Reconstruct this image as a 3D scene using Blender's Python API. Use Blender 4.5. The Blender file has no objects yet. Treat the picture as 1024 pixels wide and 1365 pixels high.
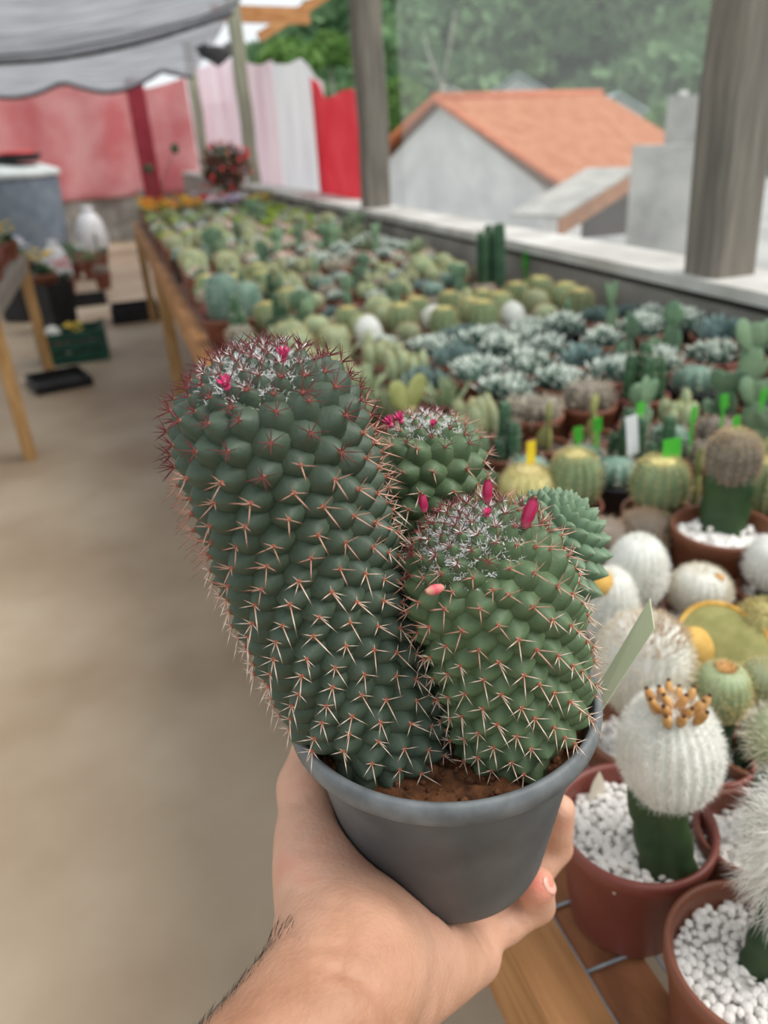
import bpy, math, random
import numpy as np
from mathutils import Vector, Matrix
random.seed(7); np.random.seed(7)
PI = math.pi
scn = bpy.context.scene
col = scn.collection
# ------------------------------------------------------------------ camera
F, CX, CY = 1025.0, 512.0, 682.5            # focal length and centre in pixels of 1024 x 1365
def nz(v):
    v = np.array(v, float); return v / np.linalg.norm(v)
_U = -nz([(650 - CX) / F, -(2775 - CY) / F, -1])
_yv = np.array([(130 - CX) / F, (CY - 205.6) / F, -1]); _Y = nz(_yv - _U * _yv.dot(_U))
M = np.array([np.cross(_Y, _U), _Y, _U])    # rows: world axes in camera axes
CAM = np.array([0, 0, 1.40])
def ray(px, py): return M @ np.array([(px - CX) / F, (CY - py) / F, -1.0])
def onz(px, py, z): r = ray(px, py); return CAM + r * (z - CAM[2]) / r[2]
def onx(px, py, x): r = ray(px, py); return CAM + r * x / r[0]
def ony(px, py, y): r = ray(px, py); return CAM + r * y / r[1]
def atd(px, py, d): return CAM + ray(px, py) * d
def proj(p):
    c = M.T @ (np.array(p, float) - CAM); return CX - F * c[0] / c[2], CY + F * c[1] / c[2], -c[2]
cd = bpy.data.cameras.new('camera'); cam = bpy.data.objects.new('camera', cd); col.objects.link(cam)
cd.sensor_fit = 'VERTICAL'; cd.sensor_height = 24; cd.sensor_width = 18; cd.lens = 24 * F / 1365
cd.clip_start = 0.02; cd.clip_end = 500
cam.matrix_world = Matrix(((M[0][0], M[0][1], M[0][2], CAM[0]), (M[1][0], M[1][1], M[1][2], CAM[1]), (M[2][0], M[2][1], M[2][2], CAM[2]), (0, 0, 0, 1)))
cd.dof.use_dof = True; cd.dof.focus_distance = 0.295; cd.dof.aperture_fstop = cd.lens / 3.2
scn.camera = cam
# ------------------------------------------------------------------ sky, sun, exposure
w = bpy.data.worlds.new('overcast'); scn.world = w; w.use_nodes = True
bg = w.node_tree.nodes['Background']; bg.inputs[0].default_value = (0.93, 0.97, 1.0, 1); bg.inputs[1].default_value = 0.78
sd = bpy.data.lights.new('sun', 'SUN'); sd.energy = 2.5; sd.angle = math.radians(40); sd.color = (1, 0.97, 0.92)
so = bpy.data.objects.new('sun', sd); col.objects.link(so); so.rotation_euler = Vector((-0.55, 0.25, -0.8)).to_track_quat('-Z', 'Y').to_euler()
scn.view_settings.view_transform = 'Standard'; scn.view_settings.look = 'None'
scn.view_settings.gamma = 1; scn.view_settings.use_curve_mapping = False
scn.view_settings.exposure = 0.45

# ------------------------------------------------------------------ materials
def lin(c):
    return tuple(((v / 255) / 12.92 if v / 255 <= 0.04045 else ((v / 255 + 0.055) / 1.055) ** 2.4) for v in c) + (1,)
MATS = {}
def mat(name, c1, c2=None, scale=20, rough=0.6, bump=0.0, bscale=None, rnd=0.0, spec=0.3, sss=0.0, stretch=None, metal=0, detail=4, lo=0.35, hi=0.65, translucent=0.0, transp=0.0):
    m = bpy.data.materials.new(name); m.use_nodes = True; MATS[name] = m
    nt = m.node_tree; N = nt.nodes; L = nt.links; b = N['Principled BSDF']
    b.inputs['Roughness'].default_value = rough; b.inputs['Specular IOR Level'].default_value = spec; b.inputs['Metallic'].default_value = metal
    tc = N.new('ShaderNodeTexCoord'); mp = N.new('ShaderNodeMapping'); L.new(tc.outputs['Object'], mp.inputs[0])
    if stretch: mp.inputs['Scale'].default_value = stretch
    ns = N.new('ShaderNodeTexNoise'); ns.inputs['Scale'].default_value = scale; ns.inputs['Detail'].default_value = detail; L.new(mp.outputs[0], ns.inputs[0])
    rp = N.new('ShaderNodeValToRGB'); rp.color_ramp.elements[0].position = lo; rp.color_ramp.elements[1].position = hi
    rp.color_ramp.elements[0].color = lin(c1); rp.color_ramp.elements[1].color = lin(c2 or c1); L.new(ns.outputs[0], rp.inputs[0])
    out = rp.outputs[0]
    if rnd:
        oi = N.new('ShaderNodeObjectInfo'); hs = N.new('ShaderNodeHueSaturation')
        mr = N.new('ShaderNodeMapRange'); mr.inputs[3].default_value = 1 - rnd; mr.inputs[4].default_value = 1 + rnd; L.new(oi.outputs['Random'], mr.inputs[0])
        mh = N.new('ShaderNodeMapRange'); mh.inputs[3].default_value = 0.5 - rnd * 0.08; mh.inputs[4].default_value = 0.5 + rnd * 0.08
        fr = N.new('ShaderNodeMath'); fr.operation = 'MULTIPLY'; fr.inputs[1].default_value = 7.13; L.new(oi.outputs['Random'], fr.inputs[0])
        f2 = N.new('ShaderNodeMath'); f2.operation = 'FRACT'; L.new(fr.outputs[0], f2.inputs[0]); L.new(f2.outputs[0], mh.inputs[0])
        L.new(mr.outputs[0], hs.inputs['Value']); L.new(mh.outputs[0], hs.inputs['Hue']); L.new(out, hs.inputs['Color']); out = hs.outputs[0]
    L.new(out, b.inputs['Base Color'])
    if sss:
        b.inputs['Subsurface Weight'].default_value = sss; b.inputs['Subsurface Radius'].default_value = (1, 0.35, 0.2); b.inputs['Subsurface Scale'].default_value = 0.006
    if bump:
        n2 = N.new('ShaderNodeTexNoise'); n2.inputs['Scale'].default_value = bscale or scale * 3; n2.inputs['Detail'].default_value = 5; L.new(mp.outputs[0], n2.inputs[0])
        bp = N.new('ShaderNodeBump'); bp.inputs['Strength'].default_value = bump; bp.inputs['Distance'].default_value = 0.3 / (bscale or scale * 3); L.new(n2.outputs[0], bp.inputs['Height']); L.new(bp.outputs[0], b.inputs['Normal'])
    if translucent or transp:
        s = b.outputs[0]; o = N['Material Output']
        if translucent:
            t = N.new('ShaderNodeBsdfTranslucent'); L.new(out, t.inputs[0]); mx = N.new('ShaderNodeMixShader'); mx.inputs[0].default_value = translucent
            L.new(s, mx.inputs[1]); L.new(t.outputs[0], mx.inputs[2]); s = mx.outputs[0]
        if transp:
            t = N.new('ShaderNodeBsdfTransparent'); mx = N.new('ShaderNodeMixShader'); mx.inputs[0].default_value = transp
            L.new(s, mx.inputs[1]); L.new(t.outputs[0], mx.inputs[2]); s = mx.outputs[0]
        L.new(s, o.inputs[0])
    return m
def ramp_mat(name, stops, rough=0.5, spec=0.3, noise=0.0, sss=0.0, nscale=60, bump=0.0, bscale=400, sat_noise=None):
    """colour along the per-vertex value 't'"""
    m = bpy.data.materials.new(name); m.use_nodes = True; MATS[name] = m
    nt = m.node_tree; N = nt.nodes; L = nt.links; b = N['Principled BSDF']
    b.inputs['Roughness'].default_value = rough; b.inputs['Specular IOR Level'].default_value = spec
    at = N.new('ShaderNodeAttribute'); at.attribute_name = 't'; rp = N.new('ShaderNodeValToRGB')
    src = at.outputs['Fac']
    tc = N.new('ShaderNodeTexCoord')
    if noise:
        ns = N.new('ShaderNodeTexNoise'); ns.inputs['Scale'].default_value = nscale; ns.inputs['Detail'].default_value = 5; L.new(tc.outputs['Object'], ns.inputs[0])
        ma = N.new('ShaderNodeMath'); ma.operation = 'MULTIPLY_ADD'; ma.inputs[1].default_value = noise; L.new(ns.outputs[0], ma.inputs[0])
        sb = N.new('ShaderNodeMath'); sb.operation = 'SUBTRACT'; sb.inputs[1].default_value = noise * 0.5; L.new(src, sb.inputs[0]); L.new(sb.outputs[0], ma.inputs[2]); src = ma.outputs[0]
    L.new(src, rp.inputs[0]); els = rp.color_ramp.elements
    while len(els) < len(stops): els.new(0.5)
    for e, (p, c) in zip(els, stops): e.position = p; e.color = lin(c)
    L.new(rp.outputs[0], b.inputs['Base Color'])
    if sss:
        b.inputs['Subsurface Weight'].default_value = sss; b.inputs['Subsurface Radius'].default_value = (1, 0.35, 0.2); b.inputs['Subsurface Scale'].default_value = 0.004
    if bump:
        n2 = N.new('ShaderNodeTexNoise'); n2.inputs['Scale'].default_value = bscale; n2.inputs['Detail'].default_value = 6; L.new(tc.outputs['Object'], n2.inputs[0])
        bp = N.new('ShaderNodeBump'); bp.inputs['Strength'].default_value = bump; bp.inputs['Distance'].default_value = 0.001; L.new(n2.outputs[0], bp.inputs['Height']); L.new(bp.outputs[0], b.inputs['Normal'])
    return m

mat('concrete_floor', (146, 124, 100), (190, 174, 152), scale=1.1, rough=0.55, bump=0.15, bscale=40, lo=0.3, hi=0.7, detail=8)
mat('cement', (120, 116, 108), (160, 157, 150), scale=4, rough=0.85, bump=0.3, bscale=60)
mat('cement_cap', (178, 175, 168), (215, 213, 208), scale=5, rough=0.85, bump=0.2, bscale=60)
mat('weathered_wood', (110, 104, 97), (142, 134, 124), scale=14, rough=0.85, bump=0.35, bscale=40, stretch=(3, 3, 0.25))
mat('pale_wood', (140, 140, 122), (168, 168, 148), scale=14, rough=0.85, stretch=(3, 3, 0.3))
mat('orange_wood', (176, 118, 72), (205, 150, 100), scale=10, rough=0.7, stretch=(0.6, 3, 3))
mat('bench_wood', (150, 104, 62), (178, 130, 84), scale=16, rough=0.65, bump=0.15, bscale=60, stretch=(4, 0.35, 4))
mat('slat_wood', (128, 82, 54), (160, 108, 72), scale=22, rough=0.7, bump=0.2, bscale=80, stretch=(2, 0.8, 2))
mat('leg_wood', (150, 112, 68), (184, 146, 98), scale=14, rough=0.7, stretch=(3, 3, 0.4))
mat('galvanised', (128, 132, 138), (150, 154, 158), scale=80, rough=0.5, metal=0.4)
mat('shade_net', (104, 105, 110), (150, 151, 156), scale=5, rough=0.9, translucent=0.68, transp=0.2, stretch=(0.5, 2, 1), detail=8)
mat('net_hem', (70, 70, 74), (104, 104, 108), scale=12, rough=0.9)
mat('red_sheet', (206, 112, 116), (226, 160, 160), scale=1.6, rough=0.4, translucent=0.55, spec=0.3)  # paler patches: whitish reflections put into the sheet's colour
mat('bright_red_sheet', (215, 45, 60), (226, 66, 78), scale=4, rough=0.4, translucent=0.45)
mat('red_steel', (128, 34, 48), (150, 48, 60), scale=10, rough=0.5)
mat('pink_film', (226, 190, 206), (244, 226, 234), scale=1.6, rough=0.35, translucent=0.5, stretch=(1, 2.5, 0.5), transp=0.1)
mat('white_film', (226, 224, 232), (245, 244, 248), scale=3, rough=0.3, translucent=0.5, transp=0.1, stretch=(1, 3, 0.4))
mat('clear_film', (236, 240, 240), (246, 250, 250), scale=3, rough=0.3, translucent=0.5, transp=0.83)
mat('pot_grey', (70, 74, 77), (102, 105, 107), scale=18, rough=0.5, bump=0.05, bscale=150, spec=0.35, detail=9)
mat('pot_brown', (112, 64, 48), (130, 80, 63), scale=12, rough=0.42, rnd=0.18, spec=0.4)
mat('pot_black', (22, 22, 25), (34, 34, 37), scale=20, rough=0.5)
mat('soil', (66, 40, 26), (120, 78, 50), scale=160, rough=0.95, bump=0.8, bscale=300)
mat('soil_dark', (58, 48, 42), (104, 90, 78), scale=150, rough=0.95, bump=0.6, bscale=250)
mat('white_stone', (222, 218, 212), (244, 242, 238), scale=70, rough=0.75, rnd=0.06)
mat('red_clod', (132, 76, 46), (156, 96, 60), scale=120, rough=0.95, bump=0.5)
mat('stock_green', (40, 62, 38), (62, 84, 50), scale=25, rough=0.5, rnd=0.12)
mat('white_hair', (232, 230, 222), (246, 245, 240), scale=40, rough=0.8, translucent=0.25)
mat('cream_hair', (222, 212, 190), (236, 228, 212), scale=40, rough=0.8, translucent=0.25)
mat('yellow_hair', (208, 188, 130), (226, 210, 160), scale=40, rough=0.8, translucent=0.2)
mat('tan_hair', (190, 160, 130), (206, 180, 152), scale=40, rough=0.8, translucent=0.2)
mat('white_skin', (206, 208, 200), (226, 226, 220), scale=60, rough=0.8)
mat('dried_flower', (176, 128, 74), (206, 164, 110), scale=80, rough=0.8)
mat('dark_tip', (70, 46, 34), (96, 66, 48), scale=80, rough=0.8)
mat('ochre', (190, 146, 62), (212, 172, 96), scale=60, rough=0.7, bump=0.4, bscale=300)
mat('barrel_green', (102, 120, 84), (134, 148, 110), scale=20, rough=0.6, rnd=0.18)
mat('barrel_yellow', (176, 166, 106), (204, 192, 136), scale=30, rough=0.75, rnd=0.12)
mat('blue_green', (84, 116, 104), (122, 148, 134), scale=20, rough=0.6, rnd=0.2)
mat('pale_green', (128, 142, 108), (162, 170, 136), scale=20, rough=0.6, rnd=0.2)
mat('lime_green', (150, 178, 60), (184, 204, 100), scale=20, rough=0.55, rnd=0.18)
mat('dark_green', (44, 76, 54), (70, 102, 72), scale=20, rough=0.55, rnd=0.2)
mat('opuntia_green', (88, 118, 92), (120, 144, 112), scale=25, rough=0.6, rnd=0.3)
mat('opuntia_yellow', (128, 134, 76), (156, 158, 102), scale=25, rough=0.6, rnd=0.2)
mat('red_brown_leaf', (130, 84, 78), (160, 110, 98), scale=20, rough=0.7)
mat('blue_grey', (104, 128, 124), (140, 160, 154), scale=20, rough=0.6, rnd=0.2)
mat('olive', (128, 126, 72), (150, 146, 92), scale=60, rough=0.7)
mat('pot_rim', (90, 94, 97), (122, 126, 128), scale=60, rough=0.55, detail=9)
mat('grey_brown', (104, 96, 86), (140, 130, 116), scale=40, rough=0.8, rnd=0.2)
mat('white_tip', (206, 214, 202), (226, 232, 222), scale=40, rough=0.7)
mat('pink_pale', (204, 168, 158), (220, 192, 178), scale=25, rough=0.6, rnd=0.15)
mat('pale_rosette', (196, 206, 190), (216, 222, 208), scale=25, rough=0.6, rnd=0.15)
mat('petal_orange', (232, 130, 50), (242, 150, 70), rough=0.6); mat('petal_yellow', (236, 206, 70), (244, 220, 110), rough=0.6)
mat('petal_white', (232, 232, 244), (244, 244, 250), rough=0.6); mat('petal_red', (206, 60, 70), (220, 90, 96), rough=0.6)
mat('petal_lilac', (200, 190, 216), (220, 212, 232), rough=0.6)
mat('tag_green', (90, 200, 70), (98, 208, 78), rough=0.4, translucent=0.3); mat('tag_yellow', (236, 206, 52), (240, 212, 62), rough=0.4); mat('tag_white', (206, 210, 210), (220, 222, 222), rough=0.4)
mat('tag_cream', (206, 212, 176), (216, 220, 188), scale=30, rough=0.45, translucent=0.15)
mat('pen_ink', (130, 130, 120), (140, 140, 130), rough=0.6)
mat('tank_blue', (116, 130, 144), (136, 148, 160), scale=6, rough=0.5); mat('tank_lid', (176, 184, 184), (196, 202, 200), scale=6, rough=0.5)
mat('black_plastic', (22, 22, 24), (36, 36, 38), scale=12, rough=0.5); mat('crate_green', (24, 66, 54), (34, 82, 66), scale=12, rough=0.5)
mat('bag_white', (214, 214, 218), (236, 236, 238), scale=12, rough=0.45, translucent=0.2); mat('bin_dark', (44, 40, 44), (66, 60, 62), scale=12, rough=0.7)
mat('red_plastic', (176, 46, 46), (190, 60, 58), rough=0.5)
mat('house_white', (204, 204, 204), (232, 232, 230), scale=1.2, rough=0.9, detail=8)
mat('house_trim', (150, 148, 144), (176, 174, 168), scale=2, rough=0.9)
mat('roof_tile', (198, 122, 84), (216, 150, 112), scale=2.5, rough=0.85, detail=8)
mat('ridge_tile', (190, 100, 62), (206, 124, 84), scale=4, rough=0.85)
mat('brown_beam', (150, 96, 60), (170, 116, 78), scale=3, rough=0.8); mat('room_shade', (40, 20, 16), (52, 28, 22), scale=2, rough=0.9)
mat('old_wall', (150, 148, 144), (206, 204, 198), scale=1.1, rough=0.95, detail=10, bump=0.3, bscale=6)
mat('yard', (150, 150, 148), (178, 178, 174), scale=0.5, rough=0.95, detail=8)
mat('blue_roof', (168, 184, 192), (192, 204, 208), scale=0.8, rough=0.6)
mat('hill', (58, 86, 58), (84, 112, 74), scale=0.15, rough=0.95)
mat('leaf_far', (74, 108, 74), (120, 150, 106), scale=0.22, rough=0.9, detail=6, translucent=0.2)
mat('leaf_near', (84, 124, 62), (124, 158, 88), scale=0.8, rough=0.9, detail=6, translucent=0.2)
mat('bark', (150, 146, 134), (176, 172, 160), scale=2, rough=0.9)
ramp_mat('spine_pale', [(0, (150, 84, 62)), (0.12, (206, 156, 132)), (0.5, (234, 216, 200)), (1, (190, 146, 128))], rough=0.5)
ramp_mat('spine_mid', [(0, (150, 84, 66)), (0.25, (206, 164, 144)), (0.65, (190, 134, 118)), (1, (116, 58, 54))], rough=0.5)
ramp_mat('spine_dark', [(0, (150, 92, 80)), (0.3, (120, 52, 58)), (1, (58, 24, 32))], rough=0.5)
ramp_mat('cactus_dark', [(0, (92, 102, 82)), (0.35, (66, 80, 66)), (0.85, (78, 92, 77)), (1, (104, 114, 96))], rough=0.5, noise=0.25, nscale=90, bump=0.2, bscale=700)  # paler tubercle tops: their sheen is put into the colour
ramp_mat('cactus_light', [(0, (112, 124, 92)), (0.35, (80, 100, 70)), (0.85, (96, 116, 84)), (1, (120, 134, 104))], rough=0.5, noise=0.25, nscale=90, bump=0.2, bscale=700)  # tops lightened too, sheen as part of the colour
ramp_mat('cactus_teal', [(0, (78, 98, 76)), (0.4, (104, 128, 102)), (0.9, (128, 148, 122)), (1, (200, 184, 132))], rough=0.55, noise=0.12, nscale=90)
ramp_mat('fruit_pink', [(0, (206, 104, 124)), (0.3, (170, 26, 80)), (0.88, (156, 24, 72)), (0.95, (96, 74, 44)), (1, (70, 54, 36))], rough=0.35, spec=0.5)
ramp_mat('flower_pink', [(0, (206, 60, 116)), (0.6, (214, 84, 128)), (1, (214, 104, 116))], rough=0.5)
ramp_mat('fruit_pale', [(0, (214, 150, 130)), (0.5, (206, 80, 100)), (0.8, (200, 150, 130)), (1, (120, 90, 70))], rough=0.5)
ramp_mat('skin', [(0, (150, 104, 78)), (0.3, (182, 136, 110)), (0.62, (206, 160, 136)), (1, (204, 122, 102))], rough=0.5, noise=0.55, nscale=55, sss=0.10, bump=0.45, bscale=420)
mat('nail', (216, 160, 144), (222, 168, 152), rough=0.3, spec=0.5)
mat('arm_hair', (52, 42, 36), (62, 50, 42), rough=0.6)
mat('wool', (236, 236, 234), (246, 246, 244), rough=0.9, translucent=0.2)

# ------------------------------------------------------------------ mesh builder
class MB:
    def __init__(s): s.v = []; s.f = []; s.m = []; s.t = []
    def add(s, vs, fs, mi=0, t=0.0):
        o = len(s.v); s.v.extend([tuple(map(float, p)) for p in vs]); s.f.extend([tuple(i + o for i in f) for f in fs]); s.m.extend([mi] * len(fs))
        s.t.extend(list(t) if hasattr(t, '__len__') else [t] * len(vs)); return s
    def box(s, c, d, mi=0, R=None):
        vs = [Vector((sx * d[0] / 2, sy * d[1] / 2, sz * d[2] / 2)) for sx in (-1, 1) for sy in (-1, 1) for sz in (-1, 1)]
        if R is not None: vs = [R @ v for v in vs]
        vs = [v + Vector(c) for v in vs]
        return s.add(vs, [(0, 1, 3, 2), (4, 6, 7, 5), (0, 4, 5, 1), (2, 3, 7, 6), (0, 2, 6, 4), (1, 5, 7, 3)], mi)
    def lathe(s, prof, seg=24, mi=0, o=(0, 0, 0), cap=False, t=None, rad=None):
        vs = []; n = len(prof)
        for r, z in prof:
            for k in range(seg):
                a = 2 * PI * k / seg; q = r * (rad(a, z) if rad else 1); vs.append((o[0] + q * math.cos(a), o[1] + q * math.sin(a), o[2] + z))
        fs = [(i * seg + k, i * seg + (k + 1) % seg, (i + 1) * seg + (k + 1) % seg, (i + 1) * seg + k) for i in range(n - 1) for k in range(seg)]
        if cap: fs += [tuple(range(seg))[::-1], tuple((n - 1) * seg + k for k in range(seg))]
        tt = [v for v in t for _ in range(seg)] if t is not None else 0.0
        return s.add(vs, fs, mi, tt)
    def tube(s, pts, rads, seg=8, mi=0, flat=1.0, cap=True, t=None, side=None):
        pts = [Vector(p) for p in pts]; n = len(pts); vs = []
        up = Vector(side) if side is not None else Vector((0.13, 0.27, 0.95))
        for i in range(n):
            d = (pts[min(i + 1, n - 1)] - pts[max(i - 1, 0)]).normalized(); a = d.cross(up)
            if a.length < 1e-4: a = d.cross(Vector((1, 0, 0)))
            a.normalize(); b = a.cross(d)
            for k in range(seg):
                q = 2 * PI * k / seg; vs.append(pts[i] + a * (rads[i] * math.cos(q)) + b * (rads[i] * flat * math.sin(q)))
        fs = [(i * seg + k, i * seg + (k + 1) % seg, (i + 1) * seg + (k + 1) % seg, (i + 1) * seg + k) for i in range(n - 1) for k in range(seg)]
        if cap: fs += [tuple(range(seg))[::-1], tuple((n - 1) * seg + k for k in range(seg))]
        tt = [v for v in (t or [i / (n - 1) for i in range(n)]) for _ in range(seg)]
        return s.add(vs, fs, mi, tt)
    def ball(s, c, r, seg=12, rings=8, mi=0, R=None, rad=None, t=None):
        r = (r, r, r) if not hasattr(r, '__len__') else r; vs = []; tt = []
        for i in range(rings + 1):
            th = PI * i / rings
            for k in range(seg):
                a = 2 * PI * k / seg; q = rad(a, th) if rad else 1
                v = Vector((r[0] * math.sin(th) * math.cos(a) * q, r[1] * math.sin(th) * math.sin(a) * q, r[2] * math.cos(th)))
                if R is not None: v = R @ v
                vs.append(v + Vector(c)); tt.append(1 - i / rings)
        fs = [(i * seg + k, (i + 1) * seg + k, (i + 1) * seg + (k + 1) % seg, i * seg + (k + 1) % seg) for i in range(rings) for k in range(seg)]
        return s.add(vs, fs, mi, tt if t is None else t)
    def spike(s, p, d, L, r, mi=0, n=3):
        p = Vector(p); d = Vector(d).normalized(); a = d.orthogonal().normalized(); b = d.cross(a)
        vs = []; tt = []
        for q, (fr, rr) in enumerate(((0, r), (0.5, r * 0.75))):
            for k in range(n): an = 2 * PI * k / n; vs.append(p + d * (L * fr) + (a * math.cos(an) + b * math.sin(an)) * rr); tt.append(fr)
        vs.append(p + d * L); tt.append(1.0)
        fs = [(k, (k + 1) % n, n + (k + 1) % n, n + k) for k in range(n)] + [(n + k, n + (k + 1) % n, 2 * n) for k in range(n)]
        return s.add(vs, fs, mi, tt)
    def strand(s, pts, wd, mi=0):
        pts = [Vector(p) for p in pts]; d = pts[-1] - pts[0]; a = d.cross(Vector((random.gauss(0, 1), random.gauss(0, 1), random.gauss(0, 1)))).normalized() * wd
        n = len(pts); vs = []; tt = []
        for i, p in enumerate(pts[:-1]): vs += [p - a, p + a]; tt += [i / (n - 1)] * 2
        vs.append(pts[-1]); tt.append(1.0)
        fs = [(2 * i, 2 * i + 1, 2 * i + 3, 2 * i + 2) for i in range(n - 2)] + [(2 * (n - 2), 2 * (n - 2) + 1, 2 * (n - 1))]
        return s.add(vs, fs, mi, tt)
    def leaf(s, p, d, up, L, wd, th, mi=0, tipmi=None, curve=0.0, tipat=0.7):
        p = Vector(p); d = Vector(d).normalized(); sd_ = d.cross(Vector(up)).normalized(); u = sd_.cross(d)
        prof = [(0, 0.55), (0.3, 1.0), (tipat, 0.62), (1, 0.04)]; vs = []
        for fr, ww in prof:
            c = p + d * (L * fr) + u * (curve * L * fr * fr)
            vs += [c - sd_ * (wd * ww / 2), c + u * (-th * ww), c + sd_ * (wd * ww / 2), c + u * (th * 0.35 * ww)]
        o = []
        for i in range(3): o.append([(i * 4 + k, i * 4 + (k + 1) % 4, (i + 1) * 4 + (k + 1) % 4, (i + 1) * 4 + k) for k in range(4)])
        b = len(s.v); s.add(vs, o[0] + o[1] + o[2], mi)
        if tipmi is not None:
            for i in range(1, 5): s.m[-i] = tipmi
        return s
    def mesh(s, name, mats, smooth=True):
        me = bpy.data.meshes.new(name); me.from_pydata(s.v, [], s.f)
        for m in (mats if isinstance(mats, (list, tuple)) else [mats]): me.materials.append(MATS[m])
        me.polygons.foreach_set('material_index', np.array(s.m, dtype=np.int32))
        me.polygons.foreach_set('use_smooth', np.full(len(s.f), smooth, dtype=bool))
        a = me.attributes.new('t', 'FLOAT', 'POINT'); a.data.foreach_set('value', np.array(s.t, dtype=np.float32))
        me.update(); return me
    def build(s, name, mats, parent=None, loc=None, smooth=True, kind=None):
        o = bpy.data.objects.new(name, s.mesh(name, mats, smooth)); col.objects.link(o); o.parent = parent
        if loc is not None: o.location = loc
        if kind: o['kind'] = kind
        return o
def tag(o, label, cat, group=None, kind=None):
    o['label'] = label; o['category'] = cat
    if group: o['group'] = group
    if kind: o['kind'] = kind
    return o
def empty(name, loc, label, cat, group=None, rz=0.0):
    o = bpy.data.objects.new(name, None); col.objects.link(o); o.location = Vector([float(q) for q in loc]); o.rotation_euler.z = rz; o.empty_display_size = 0.02
    return tag(o, label, cat, group)
def struct(o): o['kind'] = 'structure'; return o
def obj(name, me, parent=None, loc=(0, 0, 0)):
    o = bpy.data.objects.new(name, me); col.objects.link(o); o.parent = parent; o.location = loc; return o
def rnd(a, b): return random.uniform(a, b)
def rdir():
    v = Vector((random.gauss(0, 1), random.gauss(0, 1), random.gauss(0, 1))); return v.normalized()

# ================================================================== STRUCTURE
TZ = 0.85          # bench top
YB = 15.0          # far wall
struct(MB().box((-1.3, 6.5, -0.05), (5.8, 20, 0.1)).build('floor', 'concrete_floor', smooth=False))
wall = struct(MB().box((1.385, 5.3, 0.49), (0.17, 18.8, 1.02)).build('wall_right', 'cement', smooth=False))
MB().box((1.392, 5.3, 1.035), (0.205, 18.8, 0.03)).build('wall_cap', 'cement_cap', wall, smooth=False)
# far wall: low grey masonry with red plastic sheet hung over it
struct(MB().box((-1.3, YB + 0.08, 0.4), (5.7, 0.15, 0.8)).build('wall_back', 'cement', smooth=False))
def sheet(fn, nu, nv, name, m, label=None, cat=None, parent=None):
    b = MB(); vs = [fn(i / nu, j / nv) for j in range(nv + 1) for i in range(nu + 1)]
    b.add(vs, [(j * (nu + 1) + i, j * (nu + 1) + i + 1, (j + 1) * (nu + 1) + i + 1, (j + 1) * (nu + 1) + i) for j in range(nv) for i in range(nu)])
    o = b.build(name, m, parent)
    if label: tag(o, label, cat)
    return o
def wav(a, *k): return sum(math.sin(a * f + p) * q for f, p, q in k)
sheet(lambda u, v: (-4.0 + 5.62 * u, YB - 0.03 + 0.03 * wav(u, (40, 0, 1), (23, 1, 0.8)), 0.72 + 1.75 * v - 0.16 * v * abs(math.sin(u * 9.4))), 60, 10, 'plastic_sheet', 'red_sheet', 'pale red plastic sheet closing the far end above grey wall', 'plastic sheet')
p0, p1 = ony(178, 120, 12.6), ony(203, 250, 12.6)
b = MB().box((p1[0], 12.6, 1.15), (0.24, 0.24, 2.3)); o = b.build('red_column', 'red_steel', smooth=False); tag(o, 'dark red painted column in front of the pale red sheet', 'column')
# posts along the ledge
def post(name, x, y, s, h, z0, m, label):
    b = MB(); n = 10; vs = []; tw = rnd(-0.01, 0.01)
    for i in range(n + 1):
        z = z0 + h * i / n; ox = 0.006 * math.sin(i * 1.7 + y)
        c = s * 0.08
        for (ax, ay) in ((-s / 2 + c, -s / 2), (s / 2 - c, -s / 2), (s / 2, -s / 2 + c), (s / 2, s / 2 - c), (s / 2 - c, s / 2), (-s / 2 + c, s / 2), (-s / 2, s / 2 - c), (-s / 2, -s / 2 + c)): vs.append((x + ax + ox, y + ay, z))
    fs = [(i * 8 + k, i * 8 + (k + 1) % 8, (i + 1) * 8 + (k + 1) % 8, (i + 1) * 8 + k) for i in range(n) for k in range(8)] + [tuple(range(8))[::-1], tuple(n * 8 + k for k in range(8))]
    o = b.add(vs, fs).build(name, m, smooth=False); return tag(o, label, 'post', 'posts on the ledge')
post('wooden_post', 1.372, 1.583, 0.122, 2.0, 1.045, 'weathered_wood', 'thick weathered grey wooden post on ledge next to the cactus tables')
post('wooden_post', 1.40, 4.32, 0.135, 2.0, 1.045, 'weathered_wood', 'dark weathered wooden post on ledge between the house view and red sheet')
post('wooden_post', 1.43, 8.35, 0.12, 1.75, 1.045, 'pale_wood', 'slim pale wooden post in front of the pinkish film under orange beams')
post('wooden_post', 1.40, 12.0, 0.13, 1.6, 1.045, 'pale_wood', 'slim pale wooden post in front of the pinkish film near far corner')
# plastic films on the open side
def film_fn(y0, y1, z0, z1, x=1.56, amp=0.03, topsag=0.0):
    return lambda u, v: (x + amp * wav(u, (31, 0, 1), (17, 2, 0.8), (57, 1, 0.4)), y0 + (y1 - y0) * u, z0 + (z1 - z0) * v - topsag * v * math.sin(u * PI))
def itp(y, P): return float(np.interp(y, [p[0] for p in P], [p[1] for p in P]))
def side_film(y0, y1, z0, top, x, amp):
    def f(u, v):
        y = y0 + (y1 - y0) * u; zt_ = itp(y, top) - 0.04 * abs(math.sin(y * 2.4))
        return (x + amp * wav(y, (9, 0, 1), (5.3, 2, 0.8), (17, 1, 0.4)), y, z0 + (zt_ - z0) * v)
    return f
TOPS = [(4.4, 1.64), (5.9, 1.70), (6.0, 1.80), (6.6, 1.97), (8.3, 2.10), (10.2, 2.32), (15, 2.55)]
sheet(side_film(7.77, 14.93, 0.9, TOPS, 1.62, 0.014), 110, 8, 'plastic_film', 'pink_film', 'pinkish translucent plastic film hung behind the slim pale posts', 'plastic sheet')
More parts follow.
